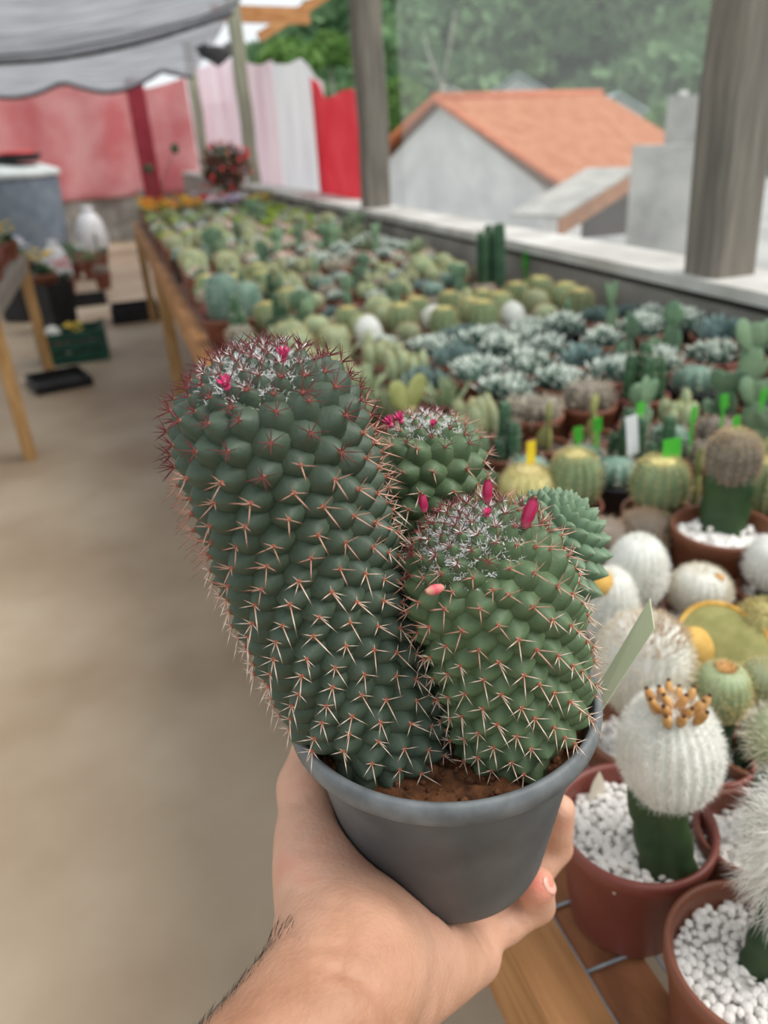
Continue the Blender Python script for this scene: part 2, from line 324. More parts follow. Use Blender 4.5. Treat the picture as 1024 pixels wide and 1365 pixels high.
sheet(side_film(6.0, 7.76, 0.9, TOPS, 1.60, 0.012), 60, 8, 'plastic_film', 'white_film', 'white translucent plastic film gathered in folds beside red sheet', 'plastic sheet')
sheet(side_film(4.95, 6.15, 0.95, TOPS, 1.56, 0.010), 40, 8, 'plastic_sheet', 'bright_red_sheet', 'bright red plastic sheet hanging beside the dark wooden post', 'plastic sheet')
sheet(lambda u, v: (1.56 + 0.010 * wav(u, (40, 0, 1), (23, 1, 1)) + 0.008 * wav(v + u * 0.4, (5, 0, 1)), 0.4 + 3.9 * u, 0.95 + 2.1 * v), 60, 12, 'clear_film', 'clear_film', 'hazy clear plastic film across the opening facing the tiled house', 'plastic sheet')
# shade nets overhead
def net1(u, v):
    x = -3.6 + 4.88 * u; y = 2.2 + 5.3 * v; ze = 2.10 + 0.33 * max(0, (x + 0.3) / 1.7) ** 1.6 + 0.008 * math.sin(x * 3)
    return (x, y, ze + (7.5 - y) * 0.16 - 0.22 * math.sin(PI * v) + 0.006 * math.sin(x * 4 + y * 2))
def net2(u, v):
    x = -3.6 + 4.9 * u; y = 7.7 + 3.4 * v
    return (x, y, 2.30 - 0.10 * v - 0.14 * v ** 3 * abs(math.sin(x * 2.7 + 0.6)) + 0.10 * max(0, x - 0.2) - 0.06 * math.sin(PI * v))
n1 = sheet(net1, 50, 30, 'shade_net', 'shade_net', 'large grey shade net sagging overhead with a dark hem', 'shade net')
n2 = sheet(net2, 60, 16, 'shade_net', 'shade_net', 'grey shade net with scalloped hanging edge in front of red sheet', 'shade net')
for fn, par, v in ((net1, n1, 1), (net2, n2, 1)):
    MB().tube([Vector(fn(i / 40, v)) for i in range(41)], [0.03] * 41, seg=6).build('hem', 'net_hem', par)
MB().tube([Vector(net1(i / 40, 0.93)) + Vector((0, 0, -0.004)) for i in range(41)], [0.02] * 41, seg=6, flat=0.3).build('seam', 'net_hem', n1)
# roof timbers near the third post
a_, b_ = onx(322, 18, 1.38), onx(425, 40, 1.38)
def beam(name, p, q, s, m, label):
    p, q = Vector(p), Vector(q); d = q - p; R = d.to_track_quat('X', 'Z').to_matrix()
    o = MB().box((0, 0, 0), (d.length, s[0], s[1]), R=R).build(name, m, smooth=False); o.location = (p + q) / 2; return tag(o, label, 'beam')
A1, A2 = ony(318, 15, 8.35), ony(398, 22, 8.35)
beam('roof_beam', Vector(A1) + Vector((-0.25, 0, -0.01)), Vector(A2) + Vector((0.1, 0, 0)), (0.08, 0.13), 'orange_wood', 'short level orange timber beam fixed to the slim pale post top')
B1, B2 = ony(345, 50, 8.0), ony(430, -4, 8.0)
beam('roof_beam', B1, Vector(B2) + (Vector(B2) - Vector(B1)) * 0.4, (0.06, 0.08), 'orange_wood', 'slanting orange timber brace crossing the level beam')
# rolled net bundle hung near post tops
b = MB(); c = Vector(ony(288, 66, 8.6))
for k in range(7): b.tube([c + Vector((rnd(-0.2, -0.12), rnd(-0.05, 0.05), rnd(-0.04, 0.06))), c + Vector((rnd(-0.03, 0.03), 0, rnd(-0.1, 0.02))), c + Vector((rnd(0.12, 0.2), rnd(-0.05, 0.05), rnd(-0.04, 0.07)))], [0.02, 0.05, 0.02], seg=7)
tag(b.build('rolled_net', 'net_hem'), 'bunched black netting tied up at the net corner by slim posts', 'netting')

# ================================================================== OUTSIDE
def grid_mesh(x0, x1, y0, y1, nx, ny, fz): 
    b = MB(); b.add([(x0 + (x1 - x0) * i / nx, y0 + (y1 - y0) * j / ny, fz(x0 + (x1 - x0) * i / nx, y0 + (y1 - y0) * j / ny)) for j in range(ny + 1) for i in range(nx + 1)], [(j * (nx + 1) + i, j * (nx + 1) + i + 1, (j + 1) * (nx + 1) + i + 1, (j + 1) * (nx + 1) + i) for j in range(ny) for i in range(nx)]); return b
def hz_(x, y):
    d = math.hypot(x, y); ang = math.atan2(x, y)             # hill rises far away, higher towards +x
    t = min(max((d - 52) / 85, 0), 1); top = 9 + 30 * min(max((ang - 0.18) / 0.42, 0), 1)
    return -1.6 + top * t * t * (3 - 2 * t)
struct(grid_mesh(1.55, 34, -6, 33, 24, 36, lambda x, y: -1.62 + max(0, hz_(x, y) + 1.6)).build('ground_yard', 'yard'))
struct(grid_mesh(-40, 170, -70, 170, 60, 70, lambda x, y: hz_(x, y) - 0.05).build('ground_hill', 'hill'))
# tiled house
A = atd(578, 135, 20); Bp = atd(790, 128, 24.2); rdv = Vector((Bp[0] - A[0], Bp[1] - A[1], 0)); RL = 7.6; rdv.normalize()
gd = Vector((rdv.y, -rdv.x, 0)); A = Vector(A); HS = 3.74; drop = 2.06; zg = -1.6
house = empty('house', (A.x, A.y, zg), 'white gabled house with orange clay tile roof beyond the ledge', 'house')
H0 = Vector((A.x, A.y, zg))
def hp(u, v, z): return A + rdv * u + gd * v + Vector((0, 0, z - A.z)) - H0
ze = A.z - drop
b = MB(); in_ = 0.25; zw = ze - 0.06
pts = [hp(in_, HS - 0.3, zg), hp(in_, HS - 0.3, zw), hp(in_, 0, A.z - 0.12), hp(in_, -HS + 0.3, zw), hp(in_, -HS + 0.3, zg)]
pts2 = [p + rdv * (RL - 0.5) for p in pts]
b.add(pts + pts2, [(0, 1, 2, 3, 4), (9, 8, 7, 6, 5), (0, 5, 6, 1), (1, 6, 7, 2), (2, 7, 8, 3), (3, 8, 9, 4)])
b.build('gable_wall', 'house_white', house, smooth=False)
for sgn in (1, -1):
    b = MB(); nu, nv = 190, 22; vs = []
    sl = Vector((0, 0, -drop)) + gd * (sgn * (HS + 0.25)) * 1.0; nrm = Vector((0, 0, 1)) * (HS) + gd * sgn * drop; nrm.normalize()
    for j in range(nv + 1):
        for lip in (0, 1):
            if lip and j == nv: continue
            for i in range(nu + 1):
                u = RL * i / nu; p = A - H0 + rdv * u + sl * (j / nv) + nrm * (0.035 * math.cos(i * 2 * PI / 5) + (0.03 if lip else 0.07))
                vs.append(p)
    rows = len(vs) // (nu + 1)
    b.add(vs, [(j * (nu + 1) + i, j * (nu + 1) + i + 1, (j + 1) * (nu + 1) + i + 1, (j + 1) * (nu + 1) + i) for j in range(rows - 1) for i in range(nu)])
    b.build('roof_slope', 'roof_tile', house)
    MB().tube([hp(0.03, 0, A.z + 0.05), Vector(A - H0 + rdv * 0.03 + sl + nrm * 0.08)], [0.09, 0.09], seg=8).build('verge_tile_row', 'ridge_tile', house)
MB().tube([hp(0, 0, A.z + 0.08), hp(RL, 0, A.z + 0.08)], [0.11, 0.11], seg=10).build('ridge_tile_row', 'ridge_tile', house)
b = MB(); b.tube([hp(0.1, HS + 0.15, ze - 0.14), hp(RL, HS + 0.15, ze - 0.14)], [0.06, 0.06], seg=6); b.build('eave_board', 'house_trim', house, smooth=False)
# lean-to in front of the house
L0 = atd(748, 291, 15.2); L1 = atd(852, 226, 16.6)
lt = empty('lean_to', (L0[0], L0[1], zg), 'open lean-to shed with slanting brown fascia beside the tiled house', 'shed')
l0 = Vector(L0); l1 = Vector(L1); lo_ = Vector((L0[0], L0[1], zg)); back = rdv * 0.0 + Vector((-gd.x, -gd.y, 0)) * 1.3
def quad_slab(p, q, r, s_, th, name, m, par, off):
    vs = [Vector(x) - off for x in (p, q, r, s_)]; n = (vs[1] - vs[0]).cross(vs[3] - vs[0]).normalized() * th
    return MB().add(vs + [x + n for x in vs], [(3, 2, 1, 0), (4, 5, 6, 7), (0, 1, 5, 4), (1, 2, 6, 5), (2, 3, 7, 6), (3, 0, 4, 7)]).build(name, m, par, smooth=False)
dn = Vector((0, 0, -0.34))
quad_slab(l0, l1, l1 + dn, l0 + dn, 0.08, 'fascia_board', 'brown_beam', lt, lo_)
quad_slab(l0, l1, l1 + back, l0 + back, 0.06, 'shed_roof', 'house_trim', lt, lo_)
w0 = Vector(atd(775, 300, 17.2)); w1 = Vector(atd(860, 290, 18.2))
quad_slab(Vector((w0.x, w0.y, zg)), Vector((w1.x, w1.y, zg)), Vector((w1.x, w1.y, l1.z - 0.2)), Vector((w0.x, w0.y, 0.1)), 0.1, 'inner_shade_panel', 'room_shade', lt, lo_)  # dark sheet: shade inside the open shed put into its colour
f0 = Vector(atd(748, 300, 15.4)); f1 = Vector(atd(850, 300, 16.2))
quad_slab(Vector((f0.x, f0.y, zg)), Vector((f1.x, f1.y, zg)), Vector((f1.x, f1.y, -0.78)), Vector((f0.x, f0.y, -0.72)), 0.12, 'low_wall', 'house_white', lt, lo_)
MB().tube([Vector((l0.x, l0.y, zg)) - lo_, l0 - lo_ + dn], [0.07, 0.07], seg=6).build('shed_post', 'house_trim', lt)
# old weathered wall on the right of the yard
q0 = Vector(atd(842, 300, 13.0)); q1 = Vector(atd(1010, 300, 11.5))
ow = quad_slab(Vector((q0.x, q0.y, zg)), Vector((q1.x, q1.y, zg)), Vector((q1.x, q1.y, atd(1000, 190, 11.5)[2])), Vector((q0.x, q0.y, atd(848, 192, 13.0)[2])), 0.15, 'yard_wall', 'old_wall', None, Vector((0, 0, 0)))
tag(ow, 'mottled grey and white old masonry wall right of the tiled house', 'wall')
# dim grey neighbour building with white frame above old wall
nb = empty('neighbour_building', (0, 0, 0), 'grey building corner with white edge frame above old wall by thick post', 'building')
n0 = Vector(atd(906, 190, 15)); n1 = Vector(atd(1010, 190, 14)); nb.location = (n0.x, n0.y, zg); no_ = Vector((n0.x, n0.y, zg))
quad_slab(Vector((n0.x, n0.y, zg)), Vector((n1.x, n1.y, zg)), Vector((n1.x, n1.y, atd(1010, 122, 14)[2])), Vector((n0.x, n0.y, atd(906, 128, 15)[2])), 0.6, 'wall', 'house_trim', nb, no_)
MB().box(Vector(atd(908, 158, 14.8)) - no_, (0.12, 0.12, 0.95)).build('edge_frame', 'house_white', nb, smooth=False)
# a few distant pale roofs
for (px, py, d, wd, ht, m, lab) in ((690, 118, 48, 5.0, 1.6, 'blue_roof', 'small pale blue gabled roof behind the tile roof ridge, lower'), (822, 150, 42, 5.5, 1.8, 'blue_roof', 'pale blue metal roof behind right end of tile roof'), (600, 126, 55, 3.5, 0.9, 'house_white', 'small white house among trees left of the blue roof'), (752, 128, 60, 6.0, 0.9, 'house_trim', 'long low grey roof between the two pale blue roofs')):
    c = Vector(atd(px, py, d)); e = empty('distant_house', (c.x, c.y, hz_(c.x, c.y) - 0.2), lab, 'house', 'houses behind the tiled house'); z0 = e.location.z; top = c.z - z0; rgt = Vector((0.87, -0.45, 0)); dp = Vector((0.45, 0.87, 0))
    def q(u, v, z): return rgt * u + dp * v + Vector((0, 0, z))
    MB().add([q(-wd / 2, 0, -0.2), q(wd / 2, 0, -0.2), q(wd / 2, 4, -0.2), q(-wd / 2, 4, -0.2), q(-wd / 2, 0, top - ht / 2), q(wd / 2, 0, top - ht / 2), q(wd / 2, 4, top - ht / 2), q(-wd / 2, 4, top - ht / 2), q(0, 0, top + ht / 2 - 0.1), q(0, 4, top + ht / 2 - 0.1)], [(0, 1, 5, 8, 4), (2, 3, 7, 9, 6), (1, 2, 6, 5), (3, 0, 4, 7), (4, 8, 9, 7), (8, 5, 6, 9)]).build('wall', 'house_white', e, smooth=False)
    for s_ in (1, -1):
        MB().add([q(0, -0.4, top + ht / 2), q(s_ * wd * 0.58, -0.4, top - ht * 0.58), q(s_ * wd * 0.58, 4.4, top - ht * 0.58), q(0, 4.4, top + ht / 2), q(0, -0.4, top + ht / 2 + 0.1), q(s_ * wd * 0.58, -0.4, top - ht * 0.48), q(s_ * wd * 0.58, 4.4, top - ht * 0.48), q(0, 4.4, top + ht / 2 + 0.1)], [(0, 1, 2, 3), (4, 5, 6, 7), (0, 1, 5, 4), (1, 2, 6, 5), (2, 3, 7, 6), (3, 0, 4, 7)]).build('roof', m, e, smooth=False)
# forest: leafy crowns over the hill
def crown(b, c, r, n, ls):
    c = Vector(c)
    for _ in range(n):
        d = rdir(); d.z = abs(d.z) * 1.0 - 0.25; p = c + Vector((d.x * r[0], d.y * r[1], d.z * r[2])) * rnd(0.75, 1.05)
        a = rdir() * ls; e = rdir() * ls; b.add([p - a, p + e, p + a, p - e], [(0, 1, 2, 3)])
for (px, pt, pb, d, wd, lab) in ((385, 52, 110, 40, 80, 'bright green rounded tree under the orange brace'), (440, 40, 110, 46, 60, 'green rounded tree between the orange brace and dark post'), (540, 100, 215, 30, 70, 'dark green bushy tree behind the white gable wall by dark post'), (885, 145, 200, 30, 60, 'yellowish green bush behind right end of tile roof')):
    c = Vector(atd(px, (pt + pb) / 2, d)); h = (pb - pt) / F * d / 2; g = min(hz_(c.x, c.y), c.z - h); e = empty('tree', (c.x, c.y, g), lab, 'tree', 'trees behind the tiled house')
    b = MB(); crown(b, (0, 0, c.z - g), (wd / F * d / 2, wd / F * d / 2, h), 900, 0.28); b.build('crown', 'leaf_near', e, smooth=False)
    MB().tube([(0, 0, -0.1), (0.05, 0, (c.z - g) * 0.6), (0, 0, c.z - g)], [0.22, 0.16, 0.08], seg=7).build('trunk', 'bark', e)
c = Vector(atd(588, 110, 44)); g = hz_(c.x, c.y); e = empty('tree', (c.x, c.y, g), 'bare pale forked tree standing out against the forest', 'tree')
hh = Vector(atd(588, 20, 44)).z - g; rg = Vector((0.93, -0.35, 0))
b = MB(); b.tube([(0, 0, 0), (0.05, 0, hh * 0.5), rg * 0.1 + Vector((0, 0, hh * 0.62))], [0.2, 0.15, 0.13], seg=7)
for s_, k in ((-1, 0.9), (1, 1.0), (-0.3, 0.75)): b.tube([rg * 0.1 + Vector((0, 0, hh * 0.6)), rg * s_ * 0.5 + Vector((0, 0, hh * 0.78 * k)), rg * s_ * 0.9 + Vector((0, 0, hh * k))], [0.12, 0.08, 0.03], seg=6)
b.build('trunk', 'bark', e)

HOUSES = [(o.location.x, o.location.y) for o in col.objects if o.get('category') in ('house', 'tree')]
b = MB()
A0, A1_ = math.atan2(*ray(352, 150)[:2]), 1.75
for _ in range(2300):
    px = 500; ang = rnd(A0, A1_); d = rnd(50, 145); x, y = d * math.sin(ang), d * math.cos(ang); r = rnd(2.2, 4.6)
    if px < 352 or any(math.hypot(x - hx, y - hy) < r + 3.3 for hx, hy in HOUSES): continue
    crown(b, (x, y, hz_(x, y) + r * 0.6), (r, r, r * rnd(0.8, 1.15)), 130, 0.55 + d * 0.003)
tag(b.build('forest_canopy', 'leaf_far', kind='stuff', smooth=False), 'dense green forest canopy covering the hillside', 'forest')
# ================================================================== BENCHES (right)
BX0, BX1 = 0.178, 1.292
def bench(y0, y1, label, near=False):
    r = empty('plant_bench', (BX0, y0, 0), label, 'bench', 'long plant benches by the ledge'); L = y1 - y0
    def bx(name, x0, x1, ya, yb, z0, z1, m): return MB().box(((x0 + x1) / 2 - BX0, (ya + yb) / 2 - y0, (z0 + z1) / 2), (x1 - x0, yb - ya, z1 - z0)).build(name, m, r, smooth=False)
    bx('side_rail', BX0, 0.22, y0, y1, 0.75, TZ, 'bench_wood'); bx('side_rail', BX1 - 0.04, BX1, y0, y1, 0.75, TZ, 'bench_wood')
    bx('end_rail', 0.22, BX1 - 0.04, y0, y0 + 0.04, 0.76, TZ - 0.03, 'bench_wood'); bx('end_rail', 0.22, BX1 - 0.04, y1 - 0.04, y1, 0.76, TZ - 0.03, 'bench_wood')
    x = 0.222
    for k in range(12):
        if x + 0.045 > BX1 - 0.04: break
        bx('slat', x, x + 0.045, y0 + 0.005, y1 - 0.005, TZ - 0.03, TZ - 0.004, 'slat_wood'); x += 0.088
    for (lx, ly) in ((BX0 + 0.02, y0 + 0.07), (BX0 + 0.02, y1 - 0.07), (BX1 - 0.04, y0 + 0.07), (BX1 - 0.04, y1 - 0.07)): bx('leg', lx - 0.03, lx + 0.03, ly - 0.03, ly + 0.03, 0, 0.76, 'leg_wood')
    b = MB(); sp = 0.054; k = 0
    while 0.221 + k * sp < BX1 - 0.03:
        xx = 0.221 + k * sp - BX0; b.tube([(xx, 0.01, TZ - 0.0015), (xx, L - 0.01, TZ - 0.0015)], [0.0014] * 2, seg=5); k += 1
    k = 0
    while 0.02 + k * sp < L:
        yy = 0.02 + k * sp; b.tube([(0.221 - BX0, yy, TZ - 0.0015), (BX1 - 0.035 - BX0, yy, TZ - 0.0015)], [0.0014] * 2, seg=5); k += 1
    b.build('wire_mesh', 'galvanised', r)
bench(-0.10, 2.30, 'wooden plant bench with wire mesh top under the pots of white gravel')
bench(2.36, 4.60, 'wooden plant bench between the white gravel pots and the flowers')
bench(4.66, 7.45, 'wooden plant bench carrying the orange and white flowers')

# ================================================================== PLANT LIBRARY
def pot_mesh(rt, h, rb, m='pot_brown', seg=36):
    t = 0.0028; lip = rt * 0.06; hl = h * 0.16
    prof = [(0.001, 0), (rb * 0.96, 0), (rb, 0.003), (rt * 0.94, h - hl), (rt * 0.985, h - hl + 0.002), (rt, h - 0.003), (rt - 0.001, h), (rt - 0.004, h), (rt - 0.006, h - 0.004), (rt * 0.9, h - hl), (rt * 0.9 - 0.001, h - hl - 0.002), (rb * 0.95, 0.006), (0.001, 0.006)]
    return MB().lathe(prof, seg).mesh('pot', m)
def fill_mesh(r, z, m='soil_dark', seed=0, amp=0.003):
    rg = random.Random(seed); b = MB(); n = 16; vs = [(0, 0, z + amp)]; fs = []
    for q, fr in enumerate((0.35, 0.7, 1.0)):
        for k in range(n): a = 2 * PI * k / n; vs.append((r * fr * math.cos(a), r * fr * math.sin(a), z + rg.uniform(-amp, amp)))
    fs = [(0, 1 + k, 1 + (k + 1) % n) for k in range(n)] + [(1 + q * n + k, 1 + (q + 1) * n + k, 1 + (q + 1) * n + (k + 1) % n, 1 + q * n + (k + 1) % n) for q in range(2) for k in range(n)]
    return b.add(vs, fs).mesh('soil', m)
def gravel_mesh(r, z, n, s, seed=0):
    rg = random.Random(seed); b = MB()
    for k in range(n):
        a = rg.uniform(0, 2 * PI); q = r * math.sqrt(rg.random()); ss = s * rg.uniform(0.7, 1.25)
        R = Matrix.Rotation(rg.uniform(0, 6), 3, Vector((rg.gauss(0, 1), rg.gauss(0, 1), rg.gauss(0, 1))).normalized())
        b.ball((q * math.cos(a), q * math.sin(a), z + rg.uniform(-0.3, 0.5) * s), (ss, ss * 0.8, ss * 0.6), 6, 4, R=R)
    return b.mesh('gravel', 'white_stone', smooth=False)
def hair_on(b, c, r, n, L, wd, mi, zmin=-0.6, bend=0.4, R=None, up=0.2, ribs=0):
    c = Vector(c); r = (r, r, r) if not hasattr(r, '__len__') else r
    for _ in range(n):
        d = rdir()
        if d.z < zmin: continue
        if ribs:
            a_q = round(math.atan2(d.y, d.x) / (2 * PI) * ribs) * 2 * PI / ribs + random.gauss(0, 0.02); hr = math.hypot(d.x, d.y); d = Vector((hr * math.cos(a_q), hr * math.sin(a_q), d.z))
        p = Vector((d.x * r[0], d.y * r[1], d.z * r[2])); q = (d + Vector((0, 0, up)) + rdir() * bend).normalized(); l = L * rnd(0.6, 1.2)
        if R is not None: p = R @ p; q = R @ q
        b.strand([c + p * 0.98, c + p + q * l * 0.5, c + p + q * l + rdir() * l * 0.15], wd, mi)
def ribbed(b, c, r, h, ribs, depth, mi=0, seg=None, rings=12, power=0.6):
    seg = seg or ribs * 4
    vs = []; tt = []
    for i in range(rings + 1):
        th = PI * i / rings; zz = -math.cos(th); rr = math.sin(th) ** power
        for k in range(seg):
            a = 2 * PI * k / seg; q = 1 - depth * (0.5 - 0.5 * math.cos(a * ribs)) * min(1, rr * 1.5)
            vs.append((c[0] + r * rr * q * math.cos(a), c[1] + r * rr * q * math.sin(a), c[2] + h / 2 * (1 + zz))); tt.append(i / rings)
    b.add(vs, [(i * seg + k, i * seg + (k + 1) % seg, (i + 1) * seg + (k + 1) % seg, (i + 1) * seg + k) for i in range(rings) for k in range(seg)], mi, tt)
def rib_spines(b, c, r, h, ribs, n, L, wd, mi, power=0.6, per=4):
    for k in range(ribs):
        a = 2 * PI * k / ribs
        for i in range(n):
            th = PI * (0.3 + 0.68 * i / n); rr = math.sin(th) ** power; p = Vector((c[0] + r * rr * math.cos(a), c[1] + r * rr * math.sin(a), c[2] + h / 2 * (1 - math.cos(th))))
            nrm = Vector((math.cos(a) * math.sin(th), math.sin(a) * math.sin(th), -math.cos(th)))
            for _ in range(per): b.spike(p, nrm + rdir() * 0.9, L * rnd(0.6, 1.2), wd, mi)
def make_proto(kind, seed):
    """returns list of (part name, mesh) for a small potted plant of ~8 cm pot"""
    random.seed(seed * 31 + sum(map(ord, kind))); P = []
    rt = 0.042; h = 0.075
    potm = 'pot_black' if kind in ('rosette', 'gymno') and seed % 2 else 'pot_brown'
    P.append(('pot', pot_mesh(rt, h, 0.030, potm, 20))); P.append(('soil', fill_mesh(rt * 0.9, h - 0.01, 'soil_dark', seed)))
    z = h - 0.012; b = MB()
    if kind == 'barrel':
        r = rnd(0.033, 0.04); hh = r * rnd(1.7, 2.2); ribs = 13; ribbed(b, (0, 0, z), r, hh, ribs, 0.16, 0); rib_spines(b, (0, 0, z), r, hh, ribs, 6, 0.011, 0.0006, 1)
        P.append(('stem', b.mesh('stem', ['barrel_green', 'yellow_hair'])))
        b = MB(); b.ball((0, 0, z + hh * 0.95), (r * 0.55, r * 0.55, r * 0.16), 10, 6); hair_on(b, (0, 0, z + hh * 0.9), (r * 0.6, r * 0.6, r * 0.25), 90, 0.008, 0.0007, 0, 0.1); P.append(('crown', b.mesh('crown', ['barrel_yellow'])))
    elif kind == 'whiteball':
        r = rnd(0.03, 0.038); hh = r * rnd(1.8, 3.0); b.ball((0, 0, z + hh / 2), (r, r, hh / 2), 14, 10); P.append(('stem', b.mesh('stem', 'white_skin')))
        b = MB(); hair_on(b, (0, 0, z + hh / 2), (r, r, hh / 2), 700, 0.007, 0.0004, 0); P.append(('spines', b.mesh('spines', 'white_hair')))
    elif kind == 'tanball':
        r = rnd(0.032, 0.04); hh = r * rnd(1.5, 1.9); ribbed(b, (0, 0, z), r, hh, 14, 0.12, 0); P.append(('stem', b.mesh('stem', 'pale_green')))
        b = MB(); hair_on(b, (0, 0, z + hh / 2), (r, r, hh / 2), 600, 0.008, 0.0005, 0); P.append(('spines', b.mesh('spines', 'tan_hair' if seed % 2 else 'yellow_hair')))
    elif kind in ('rosette', 'bluerosette', 'palerosette', 'lime', 'aloe'):
        mm = {'rosette': ['blue_green', 'white_tip'], 'bluerosette': ['blue_grey', 'blue_grey'], 'palerosette': ['pale_rosette', 'pink_pale'], 'lime': ['lime_green', 'lime_green'], 'aloe': ['pale_green', 'pale_green']}[kind]
        heads = [(0, 0, 1.0)] if kind in ('palerosette', 'aloe') else [(0, 0, 0.85), (0.02, 0.01, 0.65), (-0.018, 0.014, 0.7), (0.0, -0.022, 0.65)]
        for (hx, hy, sc) in heads:
            n = 22
            for k in range(n):
                a = k * 2.39996; e = 0.15 + 1.2 * (k / n); L = (0.052 if kind != 'palerosette' else 0.045) * sc * (1 - 0.35 * k / n) * rnd(0.85, 1.1) * (1.35 if kind == 'aloe' else 1)
                d = Vector((math.cos(a) * math.cos(e), math.sin(a) * math.cos(e), math.sin(e)))
                b.leaf((hx, hy, z + 0.004 + 0.008 * k / n), d, (0, 0, 1), L, 0.016 * sc * (1.3 if kind == 'palerosette' else 1) * (0.75 if kind in ('aloe',) else 1), 0.004, 0, 1, curve=0.25, tipat=0.76)
        P.append(('leaves', b.mesh('leaves', mm, smooth=False)))
    elif kind in ('opuntia', 'opuntiayellow'):
        def pad(p, d, sz, ang):
            d = Vector(d).normalized(); sd2 = Vector((math.cos(ang), math.sin(ang), 0)); n_ = d.cross(sd2).normalized(); sd2 = n_.cross(d)
            R = Matrix((sd2, n_, d)).transposed(); b.ball(Vector(p) + d * sz * 0.48, (sz * 0.36, sz * 0.09, sz * 0.5), 12, 8, R=R, rad=lambda a, th: 0.8 + 0.2 * (1 - th / PI)); return Vector(p) + d * sz * 0.92, R
        a0 = rnd(0, PI); t1, _ = pad((0, 0, z - 0.008), (rnd(-0.1, 0.1), rnd(-0.1, 0.1), 1), 0.07, a0)
        for s_ in (-1, 1, 0):
            if s_ == 0 and random.random() < 0.5: continue
            d = Vector((math.cos(a0) * s_ * 0.6, math.sin(a0) * s_ * 0.6, 1)); t2, _ = pad(t1 - Vector((0, 0, 0.008)), d, rnd(0.045, 0.06), a0 + rnd(-0.4, 0.4))
        t3, _ = pad((0.012, 0.01, z - 0.008), (0.5, 0.3, 1), 0.05, a0 + 1)
        P.append(('pads', b.mesh('pads', 'opuntia_green' if kind == 'opuntia' else 'opuntia_yellow')))
    elif kind == 'columns':
        for k in range(5):
            a = k * 1.26 + rnd(0, 0.4); q = 0 if k == 0 else 0.02; hh = rnd(0.05, 0.09) * (1.3 if k == 0 else 1); ribbed(b, (q * math.cos(a), q * math.sin(a), z - 0.005), 0.012, hh, 7, 0.25, 0, rings=10, power=0.35)
            rib_spines(b, (q * math.cos(a), q * math.sin(a), z), 0.012, hh, 7, 5, 0.005, 0.0005, 1, power=0.35, per=2)
        P.append(('stems', b.mesh('stems', ['dark_green', 'cream_hair'])))
    elif kind == 'gymno':
        r = 0.036; hh = 0.045
        for (x, y, s_) in ((0, 0, 1),) if seed % 3 else ((-0.015, 0, 0.75), (0.018, 0.012, 0.65), (0.008, -0.018, 0.6)):
            ribbed(b, (x, y, z), r * s_, hh * s_, 10, 0.3, 0, rings=10); rib_spines(b, (x, y, z), r * s_, hh * s_, 10, 4, 0.012, 0.0006, 1, per=4)
        P.append(('stem', b.mesh('stem', ['blue_green' if seed % 2 else 'grey_brown', 'cream_hair'])))
    elif kind == 'cluster':
        for k in range(9):
            a = k * 2.4; q = 0.011 * math.sqrt(k) * 1.05; hh = rnd(0.04, 0.07); p = (q * math.cos(a), q * math.sin(a), z + hh / 2 - 0.006)
            b.ball(p, (0.0115, 0.0115, hh / 2), 10, 7); hair_on(b, p, (0.0115, 0.0115, hh / 2), 110, 0.005, 0.0005, 1)
        P.append(('stems', b.mesh('stems', ['pale_green', 'yellow_hair'])))
    elif kind.startswith('flower'):
        for k in range(26):
            a = k * 2.4; e = rnd(0.2, 1.1); b.leaf((0, 0, z), (math.cos(a) * math.cos(e), math.sin(a) * math.cos(e), math.sin(e)), (0, 0, 1), rnd(0.04, 0.06), 0.022, 0.002, 0, curve=0.1)
        P.append(('leaves', b.mesh('leaves', 'dark_green' if seed % 2 else 'pale_green', smooth=False)))
        pm = {'o': 'petal_orange', 'y': 'petal_yellow', 'w': 'petal_white', 'r': 'petal_red', 'l': 'petal_lilac'}[kind[6]]; b = MB()
        for k in range(16):
            a = rnd(0, 6.3); q = 0.042 * math.sqrt(random.random()); c = Vector((q * math.cos(a), q * math.sin(a), z + rnd(0.05, 0.085)))
            for j in range(6): aj = j * PI / 3; b.leaf(c, (math.cos(aj), math.sin(aj), 0.5), (0, 0, 1), 0.016, 0.011, 0.001, 0)
        P.append(('flowers', b.mesh('flowers', pm, smooth=False)))
    return P
PROTO = {}
def proto(kind, seed):
    if (kind, seed) not in PROTO: PROTO[(kind, seed)] = make_proto(kind, seed)
    return PROTO[(kind, seed)]
